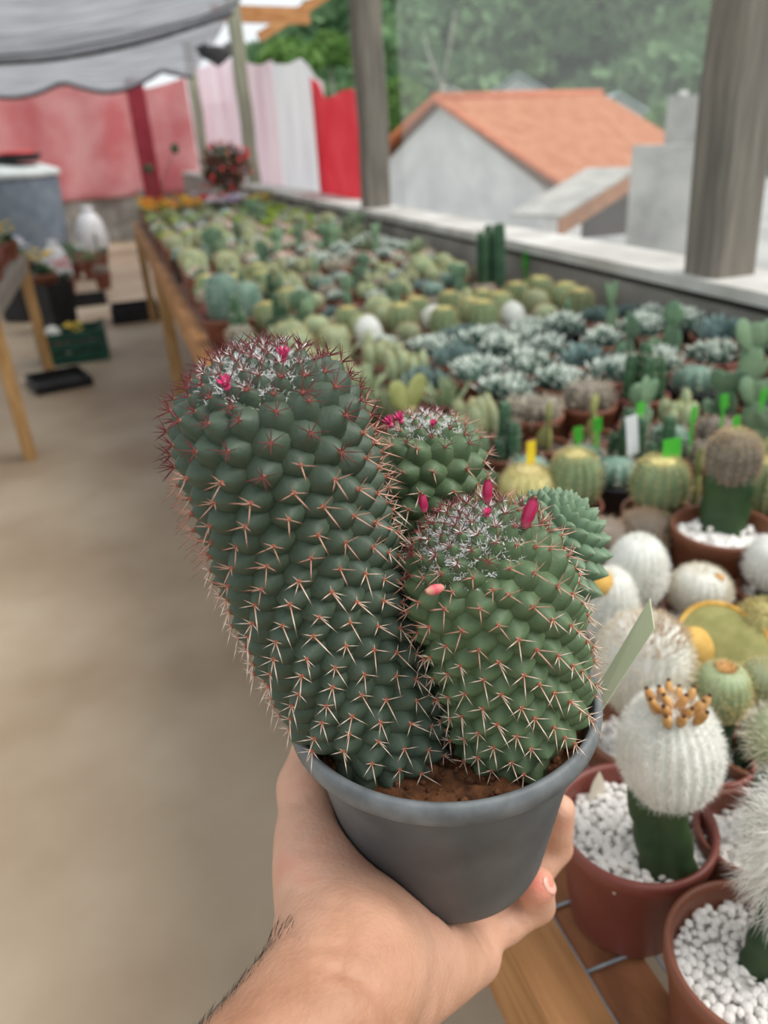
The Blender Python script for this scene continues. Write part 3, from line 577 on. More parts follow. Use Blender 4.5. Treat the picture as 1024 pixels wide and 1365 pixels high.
KINFO = {  # kind: (name, label, category)
 'barrel': ('barrel_cactus', 'ribbed green cactus with yellow woolly top', 'cactus'),
 'whiteball': ('white_cactus', 'small white-haired rounded cactus', 'cactus'),
 'tanball': ('globe_cactus', 'pale globe cactus with tan spines', 'cactus'),
 'rosette': ('succulent', 'clustered blue-green succulent with white leaf tips', 'succulent'),
 'bluerosette': ('succulent', 'plain blue-grey leafy clustered succulent', 'succulent'),
 'palerosette': ('rosette_succulent', 'pale whitish rosette succulent with pinkish leaf tips', 'succulent'),
 'lime': ('succulent', 'lime green clustered leafy succulent', 'succulent'),
 'aloe': ('aloe_plant', 'pale green plant with long pointed leaves', 'succulent'),
 'opuntia': ('prickly_pear', 'grey-green prickly pear with flat oval pads', 'cactus'),
 'opuntiayellow': ('prickly_pear', 'yellowish prickly pear with flat oval pads', 'cactus'),
 'columns': ('column_cactus', 'dark green cluster of small ribbed columns', 'cactus'),
 'gymno': ('ribbed_cactus', 'low dull green ribbed cactus with pale spines', 'cactus'),
 'cluster': ('finger_cactus', 'clump of pale finger-like cactus stems', 'cactus'),
 'flowero': ('flowering_plant', 'leafy plant covered in orange flowers', 'flower'), 'flowery': ('flowering_plant', 'leafy plant with yellow flowers', 'flower'),
 'flowerw': ('flowering_plant', 'leafy plant with white flowers', 'flower'), 'flowerr': ('flowering_plant', 'leafy plant with red flowers', 'flower'), 'flowerl': ('flowering_plant', 'leafy plant with lilac flowers', 'flower')}
def place(kind, seed, loc, where, scale=1.0, rz=None, label=None, group=None):
    nm, lab, cat = KINFO[kind]
    r = empty(nm, loc, label or (lab + ' ' + where), cat, group or (nm.replace('_', ' ') + ' ' + kind + ' ' + where), rnd(0, 6.28) if rz is None else rz)
    r.scale = (scale,) * 3
    for pn, me in proto(kind, seed):
        o = obj(pn, me, r)
        if pn in ('flowers', 'leaves'): o['kind'] = 'stuff'
    return r

# ================================================================== HERO POT
RC = atd(589, 914, 0.352); PR = 0.0715; PH = 0.101; PBR = 0.0490
BASE = Vector((RC[0], RC[1], RC[2] - PH))
hero = empty('potted_cactus', BASE, 'spiny dark green clustered cactus in a round grey plastic pot held in hand', 'potted cactus')
def W(p): return Vector([float(q) for q in p]) - BASE
b = MB()
b.lathe([(0.001, 0), (PBR * 0.9, 0), (PBR * 0.97, 0.002), (PBR, 0.006), (0.0625, PH - 0.020), (0.0645, PH - 0.016), (0.0675, PH - 0.013), (PR - 0.0005, PH - 0.010), (PR, PH - 0.005), (PR - 0.0006, PH - 0.0012), (PR - 0.002, PH), (PR - 0.0038, PH - 0.0006), (PR - 0.0048, PH - 0.003), (0.0645, PH - 0.012), (0.061, PH - 0.03), (0.047, 0.006), (0.001, 0.006)], 96)
for k in range(6 * 96, 11 * 96): b.m[k] = 1
pot = b.build('pot', ['pot_grey', 'pot_rim'], hero)
SZ = PH - 0.014
n = 60; vs = []; fs = []
def soilz(x, y): return SZ + 0.0025 * math.sin(x * 260 + 1) * math.cos(y * 230) + 0.002 * math.sin(x * 520 + y * 410) + 0.0012 * math.sin(x * 1100 - y * 900)
vs = [(0, 0, soilz(0, 0))]; R_ = 24
for i in range(1, R_ + 1):
    for k in range(n): a = 2 * PI * k / n; r = 0.0645 * i / R_; x, y = r * math.cos(a), r * math.sin(a); vs.append((x, y, soilz(x, y)))
fs = [(0, 1 + k, 1 + (k + 1) % n) for k in range(n)] + [(1 + i * n + k, 1 + (i + 1) * n + k, 1 + (i + 1) * n + (k + 1) % n, 1 + i * n + (k + 1) % n) for i in range(R_ - 1) for k in range(n)]
soil = MB().add(vs, fs).build('soil', 'soil', hero)
b = MB()
for k in range(700):
    a = rnd(0, 2 * PI); q = 0.0635 * math.sqrt(random.random()); x, y = q * math.cos(a), q * math.sin(a); s_ = rnd(0.0006, 0.0022)
    b.ball((x, y, soilz(x, y) + s_ * 0.3), (s_, s_ * rnd(0.6, 1), s_ * 0.7), 6, 4, R=Matrix.Rotation(rnd(0, 6), 3, rdir()))
b.build('soil_crumbs', 'soil', soil, kind='stuff', smooth=False)
for (px, py, s_) in ((515, 1078, 0.0045), (480, 1060, 0.004)):
    p = onz(px, py, BASE.z + SZ + 0.002); q = W(p); MB().ball(q, (s_, s_ * 0.7, s_ * 0.5), 10, 7, R=Matrix.Rotation(rnd(0, 3), 3, 'Z')).build('clay_lump', 'red_clod', soil)

# spine clusters (shared meshes); local z outwards, local y towards the apex
def cluster_mesh(style, seed):
    random.seed(100 + seed); b = MB()
    b.ball((0, 0, -0.0002), (0.0011, 0.0011, 0.0007), 6, 4, t=0.0)
    if style == 'pale':
        b.spike((0, 0, 0), (rnd(-0.35, 0.35), -0.9, 0.55), rnd(0.0098, 0.0125), 0.00033)
        for s_ in (-1, 1): b.spike((0, 0, 0), (s_ * 0.9, rnd(-0.45, 0.1), rnd(0.4, 0.6)), rnd(0.0055, 0.0085), 0.00027)
        b.spike((0, 0, 0), (rnd(-0.3, 0.3), 0.8, 0.7), rnd(0.004, 0.0065), 0.00026); 
        if seed % 2: b.spike((0, 0, 0), (rnd(-0.7, 0.7), -0.7, 0.5), rnd(0.005, 0.007), 0.0003)
    elif style == 'mid':
        b.spike((0, 0, 0), (rnd(-0.3, 0.3), -0.7, 0.9), rnd(0.009, 0.012), 0.00033)
        for s_ in (-1, 1): b.spike((0, 0, 0), (s_ * 0.8, rnd(-0.3, 0.4), 0.8), rnd(0.006, 0.009), 0.00027)
        b.spike((0, 0, 0), (rnd(-0.4, 0.4), 0.7, 0.8), rnd(0.007, 0.009), 0.00027); b.spike((0, 0, 0), (rnd(-0.7, 0.7), 0.3, 0.9), rnd(0.005, 0.007), 0.0003)
    else:
        for k in range(7): a = k * PI / 3.5 + rnd(-0.3, 0.3); b.spike((0, 0, 0), (math.cos(a) * 0.8, math.sin(a) * 0.8, rnd(0.5, 1.1)), rnd(0.006, 0.0105), 0.0003)
    return b
CL = {st: [cluster_mesh(st, k) for k in range(6)] for st in ('pale', 'mid', 'dark')}
CLM = {st: [x.mesh('spine_cluster', 'spine_' + st) for x in CL[st]] for st in CL}

def catmull(P, n):
    P = [Vector(p) for p in P]; P = [P[0] * 2 - P[1]] + P + [P[-1] * 2 - P[-2]]; out = []
    for i in range(1, len(P) - 2):
        for k in range(n):
            t = k / n; a, b_, c, d = P[i - 1], P[i], P[i + 1], P[i + 2]
            out.append(0.5 * ((2 * b_) + (c - a) * t + (2 * a - 5 * b_ + 4 * c - d) * t * t + (3 * b_ - a - 3 * c + d) * t ** 3))
    out.append(P[-2]); return out
CLUSTERS = []
def make_stem(pts, rmax, rbase, dome, spacing, H, material, ph, mode, seed, ap=0.45, chir=1, zones=(0.03, 0.06), taper=0.05):
    """pts from base to apex, local coordinates of the pot"""
    random.seed(seed)
    ax = catmull(pts, 30)[::-1]; n = len(ax); s = [0.0]
    for i in range(1, n): s.append(s[-1] + (ax[i] - ax[i - 1]).length)
    Lt = s[-1]
    def R(q):
        u = min(q / dome, 1); r = math.sqrt(max(0, 1 - (1 - u) ** 2)) ** 0.95
        k = min(max((Lt - q) / taper, 0), 1); k = k * k * (3 - 2 * k); return r * (rbase + (rmax - rbase) * k)
    def at(q):
        for i in range(1, n):
            if s[i] >= q: break
        f = (q - s[i - 1]) / (s[i] - s[i - 1]); p = ax[i - 1].lerp(ax[i], f)
        T = (ax[max(i - 3, 0)] - ax[min(i + 3, n - 1)]).normalized(); return p, T   # T towards apex
    T0 = at(Lt * 0.5)[1]; e0 = T0.orthogonal().normalized()
    def frame(q):
        p, T = at(q); a = (e0 - T * e0.dot(T)).normalized(); return p, T, a, T.cross(a)
    # core
    b = MB(); seg = 40; NR = 60; vs = []; rows = []
    for i in range(NR + 1):
        q = Lt * (i / NR) ** 2.6; p, T, a, c = frame(max(q, 1e-5)); r = max(R(q) - 0.0012, 0.0001)
        for k in range(seg): an = 2 * PI * k / seg; vs.append(p - T * 0.001 + (a * math.cos(an) + c * math.sin(an)) * r)
    b.add(vs, [(i * seg + k, (i + 1) * seg + k, (i + 1) * seg + (k + 1) % seg, i * seg + (k + 1) % seg) for i in range(NR) for k in range(seg)], 0, 0.0)
    # tubercles in a golden-angle spiral
    q = 1e-7; k = 0; tubs = []; dq = 1e-5; acc = 0.99
    while q < Lt - 0.001:
        dq = 1e-6 if q < 0.0002 else (1e-5 if q < 0.003 else 0.0002)
        sp = spacing * (ap + (1 - ap) * min(1, R(q) / rmax * 0.4 + q / 0.06)); dr = (R(q + dq) - R(q)) / dq; dl = math.sqrt(1 + dr * dr) * dq
        acc += 2 * PI * max(R(q), 0.0005) * dl / (sp * sp * 0.88); q += dq
        while acc >= 1:
            acc -= 1; tubs.append((q, k * 2.39996323 * chir + ph, sp, 0)); k += 1
        if mode != 'keel' and R(q) > 0.80 * rmax: break
    if mode != 'keel':                       # staggered rings below the crown
        NT = round(2 * PI * (rmax + 0.6 * H) / (spacing * 1.25)); row = 0; q += spacing * 0.25
        while q < Lt - 0.001:
            for j in range(NT): tubs.append((q + rnd(-0.0005, 0.0005), 2 * PI * (j + 0.5 * (row % 2)) / NT + 0.05 * row * chir + ph + rnd(-0.03, 0.03), spacing * rnd(0.95, 1.05), 1))
            dr = (R(q + 0.001) - R(q)) / 0.001; q += spacing * 0.76 / math.sqrt(1 + dr * dr); row += 1
    info = []
    for (q, th, sp, st_) in tubs:
        p, T, a, c = frame(q); rad = (a * math.cos(th) + c * math.sin(th)); dr = (R(min(q + 0.001, Lt)) - R(max(q - 0.001, 0))) / (min(q + 0.001, Lt) - max(q - 0.001, 0))
        nrm = (rad + T * max(min(dr, 4), -1)).normalized(); P = p + rad * R(q); up = (T - nrm * T.dot(nrm))
        up = up.normalized() if up.length > 1e-3 else a; sx = up.cross(nrm).normalized()
        if P.z < SZ - 0.004 or (P.z < PH + 0.002 and math.hypot(P.x, P.y) > 0.0565): continue
        h = H * sp / spacing * rnd(0.92, 1.08); rings = (0.0, 0.16, 0.4, 0.66, 0.88, 1.1); m_ = 10; vs = []; tt = []
        for i, rr in enumerate(rings):
            hh = h * (1 - 0.62 * rr ** 2.4 - 0.38 * rr) if mode != 'keel' else h * (1 - rr ** 1.15)
            for j in range(m_ if i else 1):
                an = 2 * PI * j / m_; ca, sa = math.cos(an), math.sin(an); ex = 1.45 if st_ else 1.9; dm = 1.0 / (abs(ca) ** ex + abs(sa) ** ex) ** (1 / ex)
                shift = 0.13 * (1 - rr)
                vs.append(P + sx * (ca * rr * dm * sp * (0.74 if st_ else 0.66)) + up * ((sa * rr * dm * (0.76 if st_ else 0.62) + shift) * sp) + nrm * hh); tt.append(1.0 - 0.85 * min(rr, 1) ** 0.6)
        fs = [(0, 1 + j, 1 + (j + 1) % m_) for j in range(m_)] + [(1 + i * m_ + j, 1 + (i + 1) * m_ + j, 1 + (i + 1) * m_ + (j + 1) % m_, 1 + i * m_ + (j + 1) % m_) for i in range(len(rings) - 2) for j in range(m_)]
        b.add(vs, fs, 0, tt); tip = P + up * (0.13 * sp) + nrm * h * 0.98; info.append((tip, nrm, up, sx, q, sp, P))
    st = b.build('stem', material, hero)
    if mode != 'keel':
        for (tip, nrm, up, sx, q, sp, P) in info:
            if tip.z < SZ + 0.003 or (math.hypot(tip.x, tip.y) > 0.060 and tip.z < PH + 0.004): continue
            z_ = q + rnd(-0.008, 0.008); style = 'dark' if z_ < zones[0] else ('mid' if z_ < zones[1] else 'pale')
            an = rnd(-0.35, 0.35); nn = (nrm + up * 0.12).normalized(); u2 = (up - nn * up.dot(nn)).normalized(); u2 = Matrix.Rotation(an, 3, nn) @ u2; x2 = u2.cross(nn)
            sc = (0.75 + 0.25 * min(1, q / 0.03)) * rnd(0.85, 1.1)
            Mx = Matrix.Translation(tip) @ Matrix((x2, u2, nn)).transposed().to_4x4() @ Matrix.Scale(sc, 4)
            wp = tip + BASE; vis = nrm.dot((Vector(CAM) - wp).normalized()); dist = (Vector(CAM) - wp).length
            CLUSTERS.append((vis, dist, st, style, random.randrange(6), Mx))
    return st, info
def L_(*pd): return [W(atd(*p)) for p in pd]
stemA, infoA = make_stem([W(atd(528, 1035, 0.352)), W(atd(512, 985, 0.344)), W(atd(472, 890, 0.330)), W(atd(424, 780, 0.312)), W(atd(384, 655, 0.292)), W(atd(352, 540, 0.276)), W(atd(338, 482, 0.268))], 0.0292, 0.0215, 0.030, 0.0108, 0.0084, 'cactus_dark', 0.4, 'cone', 1, zones=(0.030, 0.070), taper=0.05)
stemB, infoB = make_stem([W(atd(684, 1025, 0.354)), W(atd(688, 965, 0.340)), W(atd(676, 870, 0.318)), W(atd(652, 785, 0.300)), W(atd(618, 700, 0.282))], 0.0268, 0.0195, 0.040, 0.0104, 0.0080, 'cactus_light', 1.4, 'cone', 2, chir=-1, zones=(0.012, 0.034), taper=0.05)
stemC, infoC = make_stem([W((0.110, 0.294, BASE.z + SZ - 0.01)), W((0.114, 0.303, 1.20)), W(atd(570, 560, 0.352))], 0.0205, 0.019, 0.024, 0.0106, 0.0078, 'cactus_light', 0.2, 'cone', 3, zones=(0.008, 0.02))
stemD, infoD = make_stem([W((0.124, 0.284, BASE.z + SZ - 0.01)), W((0.150, 0.286, 1.176)), W((0.166, 0.289, 1.200)), W(atd(752, 668, 0.360))], 0.0235, 0.017, 0.030, 0.0098, 0.0085, 'cactus_teal', 0.9, 'keel', 4)
CLUSTERS.sort(key=lambda c: (-(c[0] > 0.0), c[1] - 0.05 * c[0]))
rest = {}
for i, (vis, dist, st, style, k, Mx) in enumerate(CLUSTERS):
    if i < 300:
        o = bpy.data.objects.new('spine_cluster', CLM[style][k]); col.objects.link(o); o.parent = st; o.matrix_local = Mx
    else:
        bb = rest.setdefault((st.name, style), (MB(), st, style))[0]; src = CL[style][k]; bb.add([Mx @ Vector(v) for v in src.v], src.f, 0, src.t)
for (sn, style), (bb, st, style) in rest.items(): bb.build('spines', 'spine_' + style, st, kind='stuff')
# white wool between the young tubercles
def wool(st, info, qmax, n, seed, L=0.0028):
    random.seed(seed); b = MB(); cand = [i for i in info if i[4] < qmax]
    for _ in range(n):
        tip, nrm, up, sx, q, sp, P = random.choice(cand)
        if random.random() < (q / qmax) ** 1.5: continue
        a = rnd(0, 2 * PI); p = P + (sx * math.cos(a) + up * math.sin(a)) * sp * rnd(0.5, 0.72) + nrm * 0.0012; d = (nrm + rdir() * 0.9).normalized()
        b.strand([p, p + d * L * 0.5 + rdir() * 0.0005, p + d * L * rnd(0.7, 1.1) + rdir() * 0.001], 0.00016)
    for (tip, nrm, up, sx, q, sp, P) in cand:
        if q < qmax * 0.5:
            for _ in range(7): d = (nrm + rdir() * 1.0).normalized(); b.strand([tip, tip + d * 0.0015, tip + d * 0.0032], 0.00022)
    b.build('wool', 'wool', st, kind='stuff')
wool(stemA, infoA, 0.011, 3000, 5); wool(stemB, infoB, 0.013, 3600, 6, 0.0024); wool(stemC, infoC, 0.009, 2600, 7)
# fruits and flowers
def nearest(info, px, py):
    best = None
    for i in info:
        w_ = i[0] + BASE; x, y, d = proj(w_); f = i[1].dot((Vector(CAM) - w_).normalized())
        if f < -0.25: continue
        s_ = (x - px) ** 2 + (y - py) ** 2
        if best is None or s_ < best[0]: best = (s_, i)
    return best[1]
def fruit(st, info, px, py, px2, py2, r, m, name='fruit'):
    i = nearest(info, px, py); p = i[6] + i[1] * 0.001 + i[2] * i[5] * 0.5; d0 = proj(p + BASE)[2]
    a = W(atd(px, py, d0 - 0.004)); e = W(atd(px2, py2, d0 - 0.006)); a = a.lerp(p, 0.15)
    b = MB(); prof = [(0, 0.45), (0.12, 0.75), (0.35, 1.0), (0.6, 1.0), (0.8, 0.72), (0.9, 0.5), (0.93, 0.62), (1.0, 0.35)]
    b.tube([a.lerp(e, f) for f, _ in prof], [r * q for _, q in prof], seg=12, t=[f for f, _ in prof]); return b.build(name, m, st)
fruit(stemB, infoB, 700, 704, 714, 660, 0.0024, 'fruit_pink'); fruit(stemB, infoB, 651, 668, 650, 636, 0.0018, 'fruit_pink'); fruit(stemB, infoB, 562, 680, 562, 656, 0.0017, 'fruit_pink')
fruit(stemB, infoB, 588, 784, 566, 790, 0.0019, 'fruit_pale')
for st, inf, px, py, r in ((stemA, infoA, 377, 474, 0.0026), (stemA, infoA, 301, 512, 0.0024), (stemA, infoA, 259, 517, 0.0018), (stemC, infoC, 519, 563, 0.0028), (stemC, infoC, 533, 558, 0.0026), (stemC, infoC, 577, 565, 0.0016), (stemB, infoB, 650, 684, 0.0016)):
    i = nearest(inf, px, py); d0 = proj(i[0] + BASE)[2]; a = W(atd(px, py, d0 - 0.002)); b = MB(); nn = (i[1] + Vector((0, 0, 0.8))).normalized()
    for k in range(9):
        an = k * 2.4; sd_ = nn.orthogonal().normalized(); sd2 = nn.cross(sd_); d = (nn + (sd_ * math.cos(an) + sd2 * math.sin(an)) * 0.55); b.leaf(a - nn * r * 0.8, d, nn, r * 2.2, r * 0.9, r * 0.1, 0)
    b.ball(a - nn * r * 0.5, (r * 0.55,) * 3, 8, 6); b.build('flower', 'flower_pink', st)
# plant label stuck in the pot
q = [atd(866, 798, 0.352), atd(872, 838, 0.350), atd(778, 985, 0.372), atd(776, 950, 0.374)]
c = np.mean(q, axis=0); vs = [Vector(p - c) for p in q]; nn = (vs[1] - vs[0]).cross(vs[3] - vs[0]).normalized() * 0.0009
b = MB().add(vs + [v + nn for v in vs], [(0, 1, 2, 3), (7, 6, 5, 4), (0, 4, 5, 1), (1, 5, 6, 2), (2, 6, 7, 3), (3, 7, 4, 0)])
lab = b.build('plant_label', 'tag_cream', loc=Vector(c), smooth=False); tag(lab, 'cream plastic plant label stuck into the right side of grey pot', 'label')

# ================================================================== HAND (smooth signed-distance body)
def sdf_mesh(prims, lo, hi, h, cut):
    """prims: (group, k, [(a, ra, b, rb)...]); smooth union, minus the pot; surface nets"""
    nx, ny, nz_ = [int((hi[i] - lo[i]) / h) + 1 for i in range(3)]
    X, Y, Z = np.meshgrid(*[lo[i] + h * np.arange(k, dtype=np.float32) for i, k in enumerate((nx, ny, nz_))], indexing='ij')
    D = None
    def smin(a, b_, k):
        hh = np.clip(0.5 + 0.5 * (b_ - a) / k, 0, 1); return b_ * (1 - hh) + a * hh - k * hh * (1 - hh)
    for k, caps in prims:
        G = None
        for (a, ra, b_, rb, kk) in caps:
            ab = b_ - a; L2 = float(ab.dot(ab)); t = np.clip(((X - a[0]) * ab[0] + (Y - a[1]) * ab[1] + (Z - a[2]) * ab[2]) / L2, 0, 1)
            d = np.sqrt((X - a[0] - t * ab[0]) ** 2 + (Y - a[1] - t * ab[1]) ** 2 + (Z - a[2] - t * ab[2]) ** 2) - (ra + (rb - ra) * t)
            G = d if G is None else smin(G, d, kk)
        D = G if D is None else smin(D, G, k)
    D = np.maximum(D, -cut(X, Y, Z))
    I = D < 0; acc = np.zeros((nx - 1, ny - 1, nz_ - 1, 3), np.float32); cnt = np.zeros((nx - 1, ny - 1, nz_ - 1), np.float32)
    def sl(o): return (slice(o[0], nx - 1 + o[0]), slice(o[1], ny - 1 + o[1]), slice(o[2], nz_ - 1 + o[2]))
    for ax in range(3):
        o1, o2 = [i for i in range(3) if i != ax]
        for u in (0, 1):
            for v in (0, 1):
                c0 = [0, 0, 0]; c0[o1] = u; c0[o2] = v; c1 = list(c0); c1[ax] = 1
                d0, d1 = D[sl(c0)], D[sl(c1)]; m = (d0 < 0) != (d1 < 0); t = np.where(m, d0 / np.where(m, d0 - d1, 1), 0)
                cnt += m
                for i in range(3): acc[..., i] += np.where(m, c0[i] + (t if i == ax else 0), 0)
    act = cnt > 0; ids = -np.ones(act.shape, int); ids[act] = np.arange(act.sum())
    ci = np.argwhere(act); V = (ci + acc[act] / cnt[act][:, None]) * h + np.array(lo)
    faces = []
    for ax in range(3):
        o1, o2 = [(1, 2), (2, 0), (0, 1)][ax]
        s0 = [slice(None)] * 3; s1 = [slice(None)] * 3; s0[ax] = slice(0, -1); s1[ax] = slice(1, None)
        ch = I[tuple(s0)] != I[tuple(s1)]; e = np.argwhere(ch)
        for sft in (o1, o2): e = e[(e[:, sft] > 0) & (e[:, sft] < I.shape[sft] - 1)]
        def idx(a1, a2):
            g = e.copy(); g[:, o1] -= a1; g[:, o2] -= a2; return ids[g[:, 0], g[:, 1], g[:, 2]]
        qd = np.stack([idx(1, 1), idx(0, 1), idx(0, 0), idx(1, 0)], 1); ins = I[e[:, 0], e[:, 1], e[:, 2]]
        qd[~ins] = qd[~ins][:, ::-1]; faces.append(qd)
    return V, np.concatenate(faces)
def A_(px, py, d): return np.array(atd(px, py, d))
def cap(p, rp, q, rq, k=0.010): return (A_(*p), rp, A_(*q), rq, k)
wrist = (470, 1296, 0.306)
e_far = A_(225, 1640, 0.236) + (A_(225, 1640, 0.236) - A_(425, 1366, 0.287)) * 1.25
body = [(e_far, 0.042, A_(225, 1640, 0.236), 0.037, 0.01), cap((225, 1640, 0.236), 0.037, (425, 1366, 0.287), 0.0295), cap((425, 1366, 0.287), 0.0295, wrist, 0.026),
        cap(wrist, 0.026, (548, 1262, 0.372), 0.023, 0.014), cap((470, 1280, 0.318), 0.024, (590, 1240, 0.405), 0.020, 0.014),
        cap((520, 1318, 0.325), 0.021, (628, 1272, 0.392), 0.0155, 0.012),
        cap((445, 1270, 0.318), 0.024, (425, 1165, 0.352), 0.0200, 0.014), cap((480, 1235, 0.335), 0.020, (470, 1170, 0.375), 0.018, 0.014),
        cap((560, 1220, 0.385), 0.018, (610, 1180, 0.450), 0.015, 0.014)]
thumb = [cap((432, 1180, 0.348), 0.0190, (414, 1120, 0.366), 0.0160, 0.006), cap((414, 1120, 0.366), 0.0160, (406, 1050, 0.386), 0.0128, 0.006), cap((406, 1050, 0.386), 0.0128, (418, 985, 0.402), 0.0098, 0.006)]
pinky = [cap((610, 1262, 0.395), 0.0125, (672, 1232, 0.408), 0.0100, 0.004), cap((672, 1232, 0.408), 0.0100, (716, 1206, 0.412), 0.0092, 0.003), cap((716, 1206, 0.412), 0.0094, (716, 1180, 0.400), 0.0094, 0.003)]
ring = [cap((605, 1230, 0.425), 0.0125, (690, 1195, 0.450), 0.0100, 0.004), cap((690, 1195, 0.450), 0.0100, (742, 1130, 0.456), 0.0092, 0.003), cap((742, 1130, 0.456), 0.0092, (748, 1078, 0.440), 0.0080, 0.003)]
middle = [cap((600, 1200, 0.445), 0.0125, (660, 1150, 0.492), 0.0105, 0.004), cap((660, 1150, 0.492), 0.0105, (700, 1070, 0.490), 0.0092, 0.003), cap((700, 1070, 0.490), 0.0092, (705, 1015, 0.470), 0.008, 0.003)]
index = [cap((570, 1190, 0.445), 0.0125, (600, 1130, 0.500), 0.0105, 0.004), cap((600, 1130, 0.500), 0.0105, (620, 1055, 0.505), 0.0092, 0.003), cap((620, 1055, 0.505), 0.0092, (622, 1000, 0.486), 0.008, 0.003)]
lo = np.array([-0.16, -0.10, 0.90]); hi = np.array([0.215, 0.40, 1.20])
def potcut(X, Y, Z):
    z = Z - BASE.z; r = np.sqrt((X - BASE.x) ** 2 + (Y - BASE.y) ** 2)
    Rr = PBR + (0.0632 - PBR) * np.clip((z - 0.006) / (PH - 0.026), 0, 1.0) + np.clip((z - (PH - 0.020)) / 0.01, 0, 1) * 0.008
    return np.maximum(np.maximum((r - Rr) * 0.97, -z), z - PH)
HV, HF = sdf_mesh([(0.01, body), (0.009, thumb), (0.006, pinky), (0.005, ring), (0.005, middle), (0.005, index)], lo, hi, 0.0019, potcut)
HN = np.zeros_like(HV)
_t = HV[HF[:, 2]] - HV[HF[:, 0]]; _u = HV[HF[:, 3]] - HV[HF[:, 1]]; _n = np.cross(_t, _u)
for k in range(4): np.add.at(HN, HF[:, k], _n)
HN /= np.linalg.norm(HN, axis=1)[:, None] + 1e-12
_c = (HV - CAM) @ M; PXY = np.stack([CX - F * _c[:, 0] / _c[:, 2], CY + F * _c[:, 1] / _c[:, 2]], 1); PD = -_c[:, 2]
def on_skin(px, py):
    d2 = ((PXY - [px, py]) ** 2).sum(1); i = np.where(d2 < 60)[0]
    return HV[i[np.argmin(PD[i])]] if len(i) else HV[np.argmin(d2)]
CREASES = [([(378, 1236), (400, 1252), (428, 1258), (462, 1256)], 0.0011), ([(384, 1258), (410, 1280), (450, 1290), (500, 1300)], 0.0009), ([(452, 1196), (470, 1225), (470, 1262), (455, 1290)], 0.0008), ([(455, 1285), (500, 1320), (540, 1360)], 0.0010), ([(640, 1240), (652, 1258)], 0.0012), ([(652, 1236), (664, 1256)], 0.0010), ([(690, 1218), (704, 1236)], 0.0010), ([(384, 1120), (410, 1130), (432, 1128)], 0.0008), ([(384, 1064), (404, 1070), (424, 1068)], 0.0008), ([(540, 1310), (560, 1330), (565, 1350)], 0.0006), ([(400, 1180), (420, 1196), (446, 1204)], 0.0006)]
for line, dep in CREASES:
    pts_ = [on_skin(*p) for p in line]; best = np.full(len(HV), 9.0)
    for a0_, a1_ in zip(pts_[:-1], pts_[1:]):
        ab = a1_ - a0_; t_ = np.clip(((HV - a0_) @ ab) / max(ab @ ab, 1e-9), 0, 1); best = np.minimum(best, np.linalg.norm(HV - a0_ - t_[:, None] * ab, axis=1))
    HV = HV - HN * (dep * np.exp(-(best / 0.0017) ** 2))[:, None]
# redness value: fingertips and palm pink, forearm tan
tv = np.full(len(HV), 0.45); 
def near(p, r): return np.exp(-((HV - A_(*p)) ** 2).sum(1) / (2 * r * r))
tv += 0.55 * near((716, 1178, 0.395), 0.010) + 0.35 * near((748, 1080, 0.44), 0.010) + 0.40 * near((500, 1250, 0.345), 0.022) + 0.25 * near((590, 1255, 0.39), 0.02) + 0.25 * near((420, 1150, 0.345), 0.016) + 0.2 * near((395, 1040, 0.38), 0.012)
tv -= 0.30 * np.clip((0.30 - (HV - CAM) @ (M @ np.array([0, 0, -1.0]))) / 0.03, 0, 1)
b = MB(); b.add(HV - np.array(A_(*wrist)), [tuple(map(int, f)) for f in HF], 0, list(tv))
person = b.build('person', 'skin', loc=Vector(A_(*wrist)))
sm = person.modifiers.new('smooth', 'SMOOTH'); sm.iterations = 2; sm.factor = 0.5
tag(person, 'bare left hand and forearm holding up the grey cactus pot', 'person')
# little finger nail
c = Vector(A_(733, 1180, 0.3950)); nd = (Vector(A_(745, 1178, 0.392)) - Vector(A_(716, 1182, 0.400))).normalized(); upv = (Vector(A_(716, 1160, 0.39)) - Vector(A_(716, 1206, 0.412))).normalized(); sx = upv.cross(nd).normalized(); upv = nd.cross(sx)
MB().ball(c - Vector(A_(*wrist)), (0.0042, 0.0058, 0.0012), 12, 8, R=Matrix((sx, upv, nd)).transposed()).build('fingernail', 'nail', person)
# arm hair along the outer edge of the forearm
random.seed(11); b = MB(); vd = np.array(CAM)
e0, e1 = np.array(A_(225, 1640, 0.236)), np.array(A_(*wrist)); axd = (e1 - e0) / np.linalg.norm(e1 - e0)
tt_ = (HV - e0) @ axd; sel = [i for i in range(len(HV)) if 0.03 < tt_[i] < np.linalg.norm(e1 - e0) - 0.006]
cen = e0 + np.outer(tt_, axd); leftd = -(M @ np.array([1, 0, 0]))
for _ in range(2600):
    i = random.choice(sel); nn = HV[i] - cen[i]; nn /= np.linalg.norm(nn)
    if nn @ leftd < 0.55: continue
    d = Vector(nn) * 0.35 + Vector(axd) * 0.9 + rdir() * 0.25; d.normalize(); p = Vector(HV[i] - e1); L = rnd(0.003, 0.006)
    b.strand([p, p + d * L * 0.5, p + d * L - Vector(nn) * L * 0.15], 0.00008)
b.build('arm_hair', 'arm_hair', person, kind='stuff')

